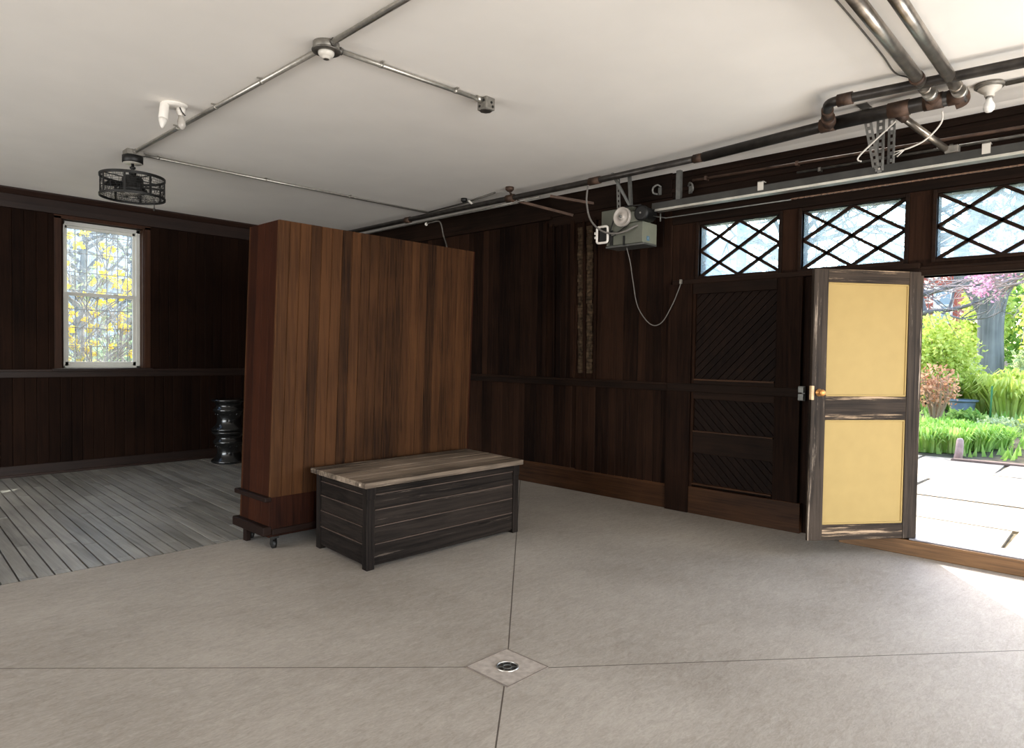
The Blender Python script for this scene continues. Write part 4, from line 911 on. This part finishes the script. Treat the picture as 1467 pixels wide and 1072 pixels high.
for i, (x, y, hh, sp, lab) in enumerate(((12.95, 2.72, .40, .24, 'bright green strappy clump nearest the open door leaf'), (13.1, 2.38, .42, .25, 'bright green strappy clump just left of the pink post'), (13.5, 2.12, .42, .26, 'bright green strappy clump just right of the pink post'), (13.9, 1.93, .36, .24, 'bright green strappy clump at the right end of the front row'), (13.8, 2.6, .42, .3, 'bright green strappy clump in the second row behind the pink post'))):
    clump('strap_plant', (x, y), 420, hh, sp, GR['br'], lab, 'strappy plants edging the bed', 40 + i, .013)
for i, (x, y, hh, sp, lab) in enumerate(((18.4, 2.62, .85, .3, 'tall yellow-green blades just right of the blue-grey planter'), (18.0, 2.25, .85, .33, 'tall yellow-green blades below the big tree trunk'), (18.6, 1.9, .95, .35, 'tall yellow-green blades at the right edge of the garden bed'), (19.5, 3.3, .8, .4, 'tall yellow-green blades behind the blue-grey planter'))):
    clump('iris_clump', (x, y), 260, hh, sp, GR['yg'], lab, 'tall blade-leaved plants in the bed', 60 + i, .028)
rng = random.Random(77)
for i, (x, y, z, rx, ry, rz, k, sz, lab) in enumerate(((16.2, 2.72, .45, .3, .36, .2, 'dk', .07, 'dark broad-leaved plant in front of the blue-grey planter'), (15.5, 2.05, .40, .35, .42, .18, 'gg', .05, 'grey-green low plant beside the flagstones'), (15.9, 1.55, .42, .3, .35, .2, 'yg', .05, 'yellow low plant beside the flagstones at the right edge'), (20.4, 2.9, .95, .5, .6, .28, 'gg', .09, 'spreading pale plant above the blue-grey planter'))):
    shrub('low_plant', (x, y, z), (rx, ry, rz), 420, sz, GR[k], lab, 'plant', 'low plants around the planter', .2, 80 + i, 4, .008)
# planter, post, timber edge, stake
pX, pY = 17.7, 3.03; pz0 = gz(pX) - .01
t = thing('garden_planter', (pX, pY, pz0), 'blue-grey round planter pot standing among the garden plants', 'planter')
PL = plain('planter_blue_grey', (.17, .22, .27), .6, 0, .15, 8)
MB().lathe((pX, pY, pz0), [(.19, 0), (.205, .04), (.24, .30), (.245, .36)], n=32).build('pot', PL, t)
MB().lathe((pX, pY, pz0 + .34), [(.25, 0), (.30, .015), (.305, .05), (.27, .06), (.25, .03)], n=32).build('rim', PL, t)
MB().lathe((pX, pY, pz0 + .37), [(.245, 0), (0, .012)], n=24).build('soil', plain('pot_soil', (.07, .05, .035), .9), t)
tag(MB().tube([(12.43, 2.17, .04), (12.46, 2.155, .20), (12.47, 2.15, .36), (12.47, 2.15, .395)], [.062, .056, .050, .034], 14).build('garden_post', plain('pinkish_post', (.50, .34, .29), .8, 0, .2, 12), loc=(12.43, 2.17, .05)), 'short pinkish post at the edge of the flagstones', 'post')
tag(MB().prism([(12.16, 2.22, .04), (12.30, 2.18, .04), (12.62, -1.5, .05), (12.48, -1.5, .05)], (0, 0, .065)).build('timber_edging', wood('old_timber', (.16, .10, .07), (.36, .25, .18), 'y', .8, .2, .2, 6), loc=(12.3, .5, .04), bevel=.02), 'brown timber edging lying across the far side of the flagstones', 'edging')
tag(MB().tube([(17.2, 2.45, gz(17.2) - .05), (17.2, 2.43, gz(17.2) + .75)], .018, 8).build('plant_stake', plain('green_stake', (.05, .20, .06), .6), loc=(17.2, 2.45, gz(17.2))), 'thin green plant stake right of the blue-grey planter', 'stake')
rng = random.Random(31); mb = MB()
for _ in range(9000):
    x = rng.uniform(12.7, 34); y = rng.uniform(-2, 9) * (.5 + x / 40); s = .02 + x * .0016; b = V((x, y, gz(x) - .01)); a = rng.uniform(0, 6.28); o = V((math.cos(a), math.sin(a), 0))
    mb.quadmesh([b - o * s, b + o * s, b + V((rng.uniform(-.05, .05), rng.uniform(-.05, .05), rng.uniform(.08, .25)))], [(0, 1, 2)])
tag(mb.build('grass', GR['br']), 'mixed green ground cover spread through the garden bed', 'grass', None, 'stuff')
# houses
def house(name, x, y0, y1, z0, z1, dep, mat, rmat, label, wins, ridge=2.0):
    t = thing(name, (x, (y0 + y1) / 2, z0), label, 'house')
    MB().box(x, x + dep, y0, y1, z0, z1).prism([(x, y0, z1), (x, y1, z1), (x, (y0 + y1) / 2, z1 + ridge)], (dep, 0, 0)).build('wall', mat, t)
    ym = (y0 + y1) / 2; e = .3
    mb = MB(); mb.prism([(x - .3, y0 - e, z1 - e * ridge / (ym - y0)), (x - .3, ym, z1 + ridge), (x - .3, ym, z1 + ridge + .15), (x - .3, y0 - e, z1 - e * ridge / (ym - y0) + .15)], (dep + .6, 0, 0))
    mb.prism([(x - .3, y1 + e, z1 - e * ridge / (ym - y0)), (x - .3, ym, z1 + ridge), (x - .3, ym, z1 + ridge + .15), (x - .3, y1 + e, z1 - e * ridge / (ym - y0) + .15)], (dep + .6, 0, 0)); mb.build('roof', rmat, t)
    for a, b, c, d in wins:
        f = MB().box(x - .06, x, a - .1, b + .1, c - .1, c).box(x - .06, x, a - .1, b + .1, d, d + .1).box(x - .06, x, a - .1, a, c, d).box(x - .06, x, b, b + .1, c, d).box(x - .06, x, a, b, (c + d) / 2 - .04, (c + d) / 2 + .04).build('window', M['white'], t)
        MB().box(x - .02, x - .005, a, b, c, d).build('pane', plain('house_pane', (.30, .36, .40), .1), f)
    return t
BRK = plain('red_brick', (.40, .095, .06), .85, 0, .2, 3)
house('brick_house', 40, 7.2, 11.0, 1.4, 6.0, 6, BRK, plain('grey_roof', (.25, .25, .27), .8), 'red brick house with white windows far beyond the garden', ((7.5, 8.15, 3.6, 5.3), (9.2, 9.9, 3.6, 5.3)), 1.6)
house('pale_house', 34, 17.0, 22.0, .9, 6.2, 6, plain('pale_siding', (.50, .56, .60), .7, 0, .05, 2), plain('slate_roof', (.30, .33, .37), .8), 'pale blue-grey gabled house seen through the first diamond transom', ((18.5, 19.4, 3.6, 5.2),), 2.6)
t = thing('utility_pole', (22.0, 10.25, gz(22)), 'pale utility pole with a small box seen through the first transom', 'pole')
MB().tube([(22, 10.25, gz(22) - .2), (22, 10.25, 9)], .17, 12).build('pole', plain('pale_pole', (.34, .40, .44), .8), t)
MB().box(21.85, 22.1, 9.72, 10.1, 5.45, 5.95).build('pole_box', plain('pale_box', (.42, .50, .54), .7), t, bevel=.02)

# ------------------------------------------------------------------ outside the far window: wire trellis and yellow shrub
t = thing('wire_trellis', (2.95, 10.62, .05), 'wire trellis grid standing just outside the white window', 'trellis')
mb = MB()
for i in range(15): x = 2.02 + .128 * i; mb.tube([(x, 10.62, .03), (x + rnd.uniform(-.01, .01), 10.62, 3.7)], .0060, 6, False)
mb.build('upright_wires', M['emtdark'], t)
mb = MB()
for i in range(14): z = .4 + .25 * i; mb.tube([(2.0, 10.625, z), (2.9, 10.625, z + rnd.uniform(-.02, .02)), (3.85, 10.625, z)], .0060, 6, False)
mb.build('cross_wires', M['emtdark'], t)
def flowering(c, seed, label, n=26, gr=None):
    rng = random.Random(seed); t = thing('flowering_shrub', (c[0], c[1], .05), label, 'shrub', 'shrubs outside the white window')
    mb = MB(); tips = []
    for k in range(n):
        branch(mb, (c[0] + rng.uniform(-.25, .25), c[1] + rng.uniform(-.2, .2), rng.uniform(.1, 2.2)), (rng.uniform(-.8, .8), rng.uniform(-.4, .4), rng.uniform(.3, 1.2)), rng.uniform(.8, 1.5), .014, 2, rng, tips, .6)
    mb.tube([(c[0], c[1], .0), (c[0], c[1], 2.2)], .03, 8); mb.build('stems', plain('bare_stem', (.34, .30, .26), .8, 0, .3, 10), t)
    mb = MB()
    for p in tips:
        if rng.random() < .20: leaves(mb, p, (.085, .085, .07), 12, .042, rng, .1, 0, .8)
    mb.build('flowers', GR['ye'], t)
    mb = MB()
    for p in tips:
        if rng.random() < .3: leaves(mb, p, (.1, .1, .1), 4, .04, rng, .1)
    mb.build('young_leaves', GR['gg'], t)
flowering((3.0, 12.2), 91, 'yellow-flowering shrub pressed against the left of the window trellis')
flowering((3.7, 12.7), 92, 'yellow-flowering shrub behind the right side of the window trellis')
for (x, y, sd, lab) in ((4.6, 19.0, 95, 'bare grey tree farther off outside the white window'), (6.6, 22.0, 96, 'bare grey tree farthest off outside the white window')):
    rng = random.Random(sd); t = thing('bare_tree', (x, y, .05), lab, 'tree', 'bare trees outside the white window'); mb = MB(); tips = []
    mb.tube(bez([(x, y, 0), (x, y, 2), (x + .2, y, 5)], 5), [.14 - .008 * i for i in range(11)], 8)
    for k in range(16): branch(mb, (x, y, 1 + 3.6 * k / 16), (rng.choice((-1, 1)) * rng.uniform(.4, 1), rng.uniform(-.6, .6), rng.uniform(.1, .9)), rng.uniform(1.0, 2.0), .05, 3, rng, tips)
    mb.build('branches', BARK, t)
shrub('garden_shrub', (4.9, 17.0, 1.0), (1.6, .8, .9), 1800, .09, GR['gg'], 'grey-green shrub low outside the white window', seed=55)
hb = thing('grey_house', (6, 27, 0), 'pale grey house wall beyond the white window', 'house')
MB().box(1, 13, 27, 33, 0, 4.2).build('wall', plain('pale_render', (.62, .63, .63), .8, 0, .08, 1.5), hb)
MB().prism([(.5, 26.6, 4.1), (.5, 33.4, 4.1), (.5, 30, 7)], (13, 0, 0)).build('roof', plain('blue_slate', (.16, .20, .24), .7, 0, .15, 2), hb)

# ================================================================== LIGHT
w = bpy.data.worlds.new('World'); sc.world = w; w.use_nodes = True; nt = w.node_tree
bg = nt.nodes['Background']; sky = nt.nodes.new('ShaderNodeTexSky'); sky.sky_type = 'NISHITA'; sky.sun_disc = False
sky.sun_elevation = math.radians(43); sky.sun_rotation = math.radians(54); sky.air_density = 1.0; sky.dust_density = 2.5; sky.ozone_density = 1.0
nt.links.new(sky.outputs[0], bg.inputs[0]); bg.inputs[1].default_value = 1.2
sd = V((-.587, -.42, -.69)).normalized()
sl = bpy.data.lights.new('sun', 'SUN'); sl.energy = 11; sl.angle = .009; sl.color = (1, .95, .86)
so = bpy.data.objects.new('sun', sl); COL.objects.link(so); so.rotation_euler = sd.to_track_quat('-Z', 'Y').to_euler(); so.location = (20, 15, 20)
def area(name, loc, dirv, sx, sy, e, col=(1, .97, .93)):
    l = bpy.data.lights.new(name, 'AREA'); l.shape = 'RECTANGLE'; l.size = sx; l.size_y = sy; l.energy = e; l.color = col
    o = bpy.data.objects.new(name, l); COL.objects.link(o); o.location = loc; o.rotation_euler = V(dirv).to_track_quat('-Z', 'Y').to_euler(); return o
area('fill_back_opening', (1.0, YB - .05, 1.45), (0, 1, .25), 8.8, 2.8, 1200, (1, .982, .955))  # added fill lamp in the unseen opening behind the camera
area('daylight_doorway', (6.22, -.80, 1.85), (-1, .1, -.30), 1.2, .8, 62, (.80, .90, 1))
area('fill_doorway_bounce', (6.20, -.85, .9), (-1, .35, .75), 1.1, .9, 28, (1, .95, .87))  # added lamp imitating bounce off the paving, lifts the ceiling
area('fill_side_opening', (XW - .05, 5.5, 1.35), (1, .0, .5), 6.8, 2.6, 520, (1, .975, .94))  # added fill lamp in the unseen side wall, brightens the far ceiling

# ================================================================== CAMERA
cam = bpy.data.cameras.new('camera'); co = bpy.data.objects.new('camera', cam); COL.objects.link(co); sc.camera = co
yaw, pitch, roll, F = 7.60915570e-01, -2.82151485e-02, 1.45e-02, 963.285
f = V((math.cos(pitch) * math.cos(yaw), math.cos(pitch) * math.sin(yaw), math.sin(pitch)))
r = V((math.sin(yaw), -math.cos(yaw), 0)); u = r.cross(f)
r2 = r * math.cos(roll) + u * math.sin(roll); u2 = u * math.cos(roll) - r * math.sin(roll)
co.matrix_world = Matrix(((r2.x, u2.x, -f.x, 0), (r2.y, u2.y, -f.y, 0), (r2.z, u2.z, -f.z, 1.6), (0, 0, 0, 1)))
cam.sensor_width = 36; cam.sensor_fit = 'HORIZONTAL'; cam.lens = F / 1467 * 36; cam.clip_start = .05; cam.clip_end = 300
vs = sc.view_settings; vs.view_transform = 'Standard'; vs.look = 'None'; vs.exposure = 0; vs.gamma = 1; vs.use_curve_mapping = False
sc.cycles.use_denoising = True; sc.cycles.max_bounces = 12; sc.cycles.diffuse_bounces = 6; sc.cycles.transparent_max_bounces = 16
sc.cycles.sample_clamp_indirect = 6
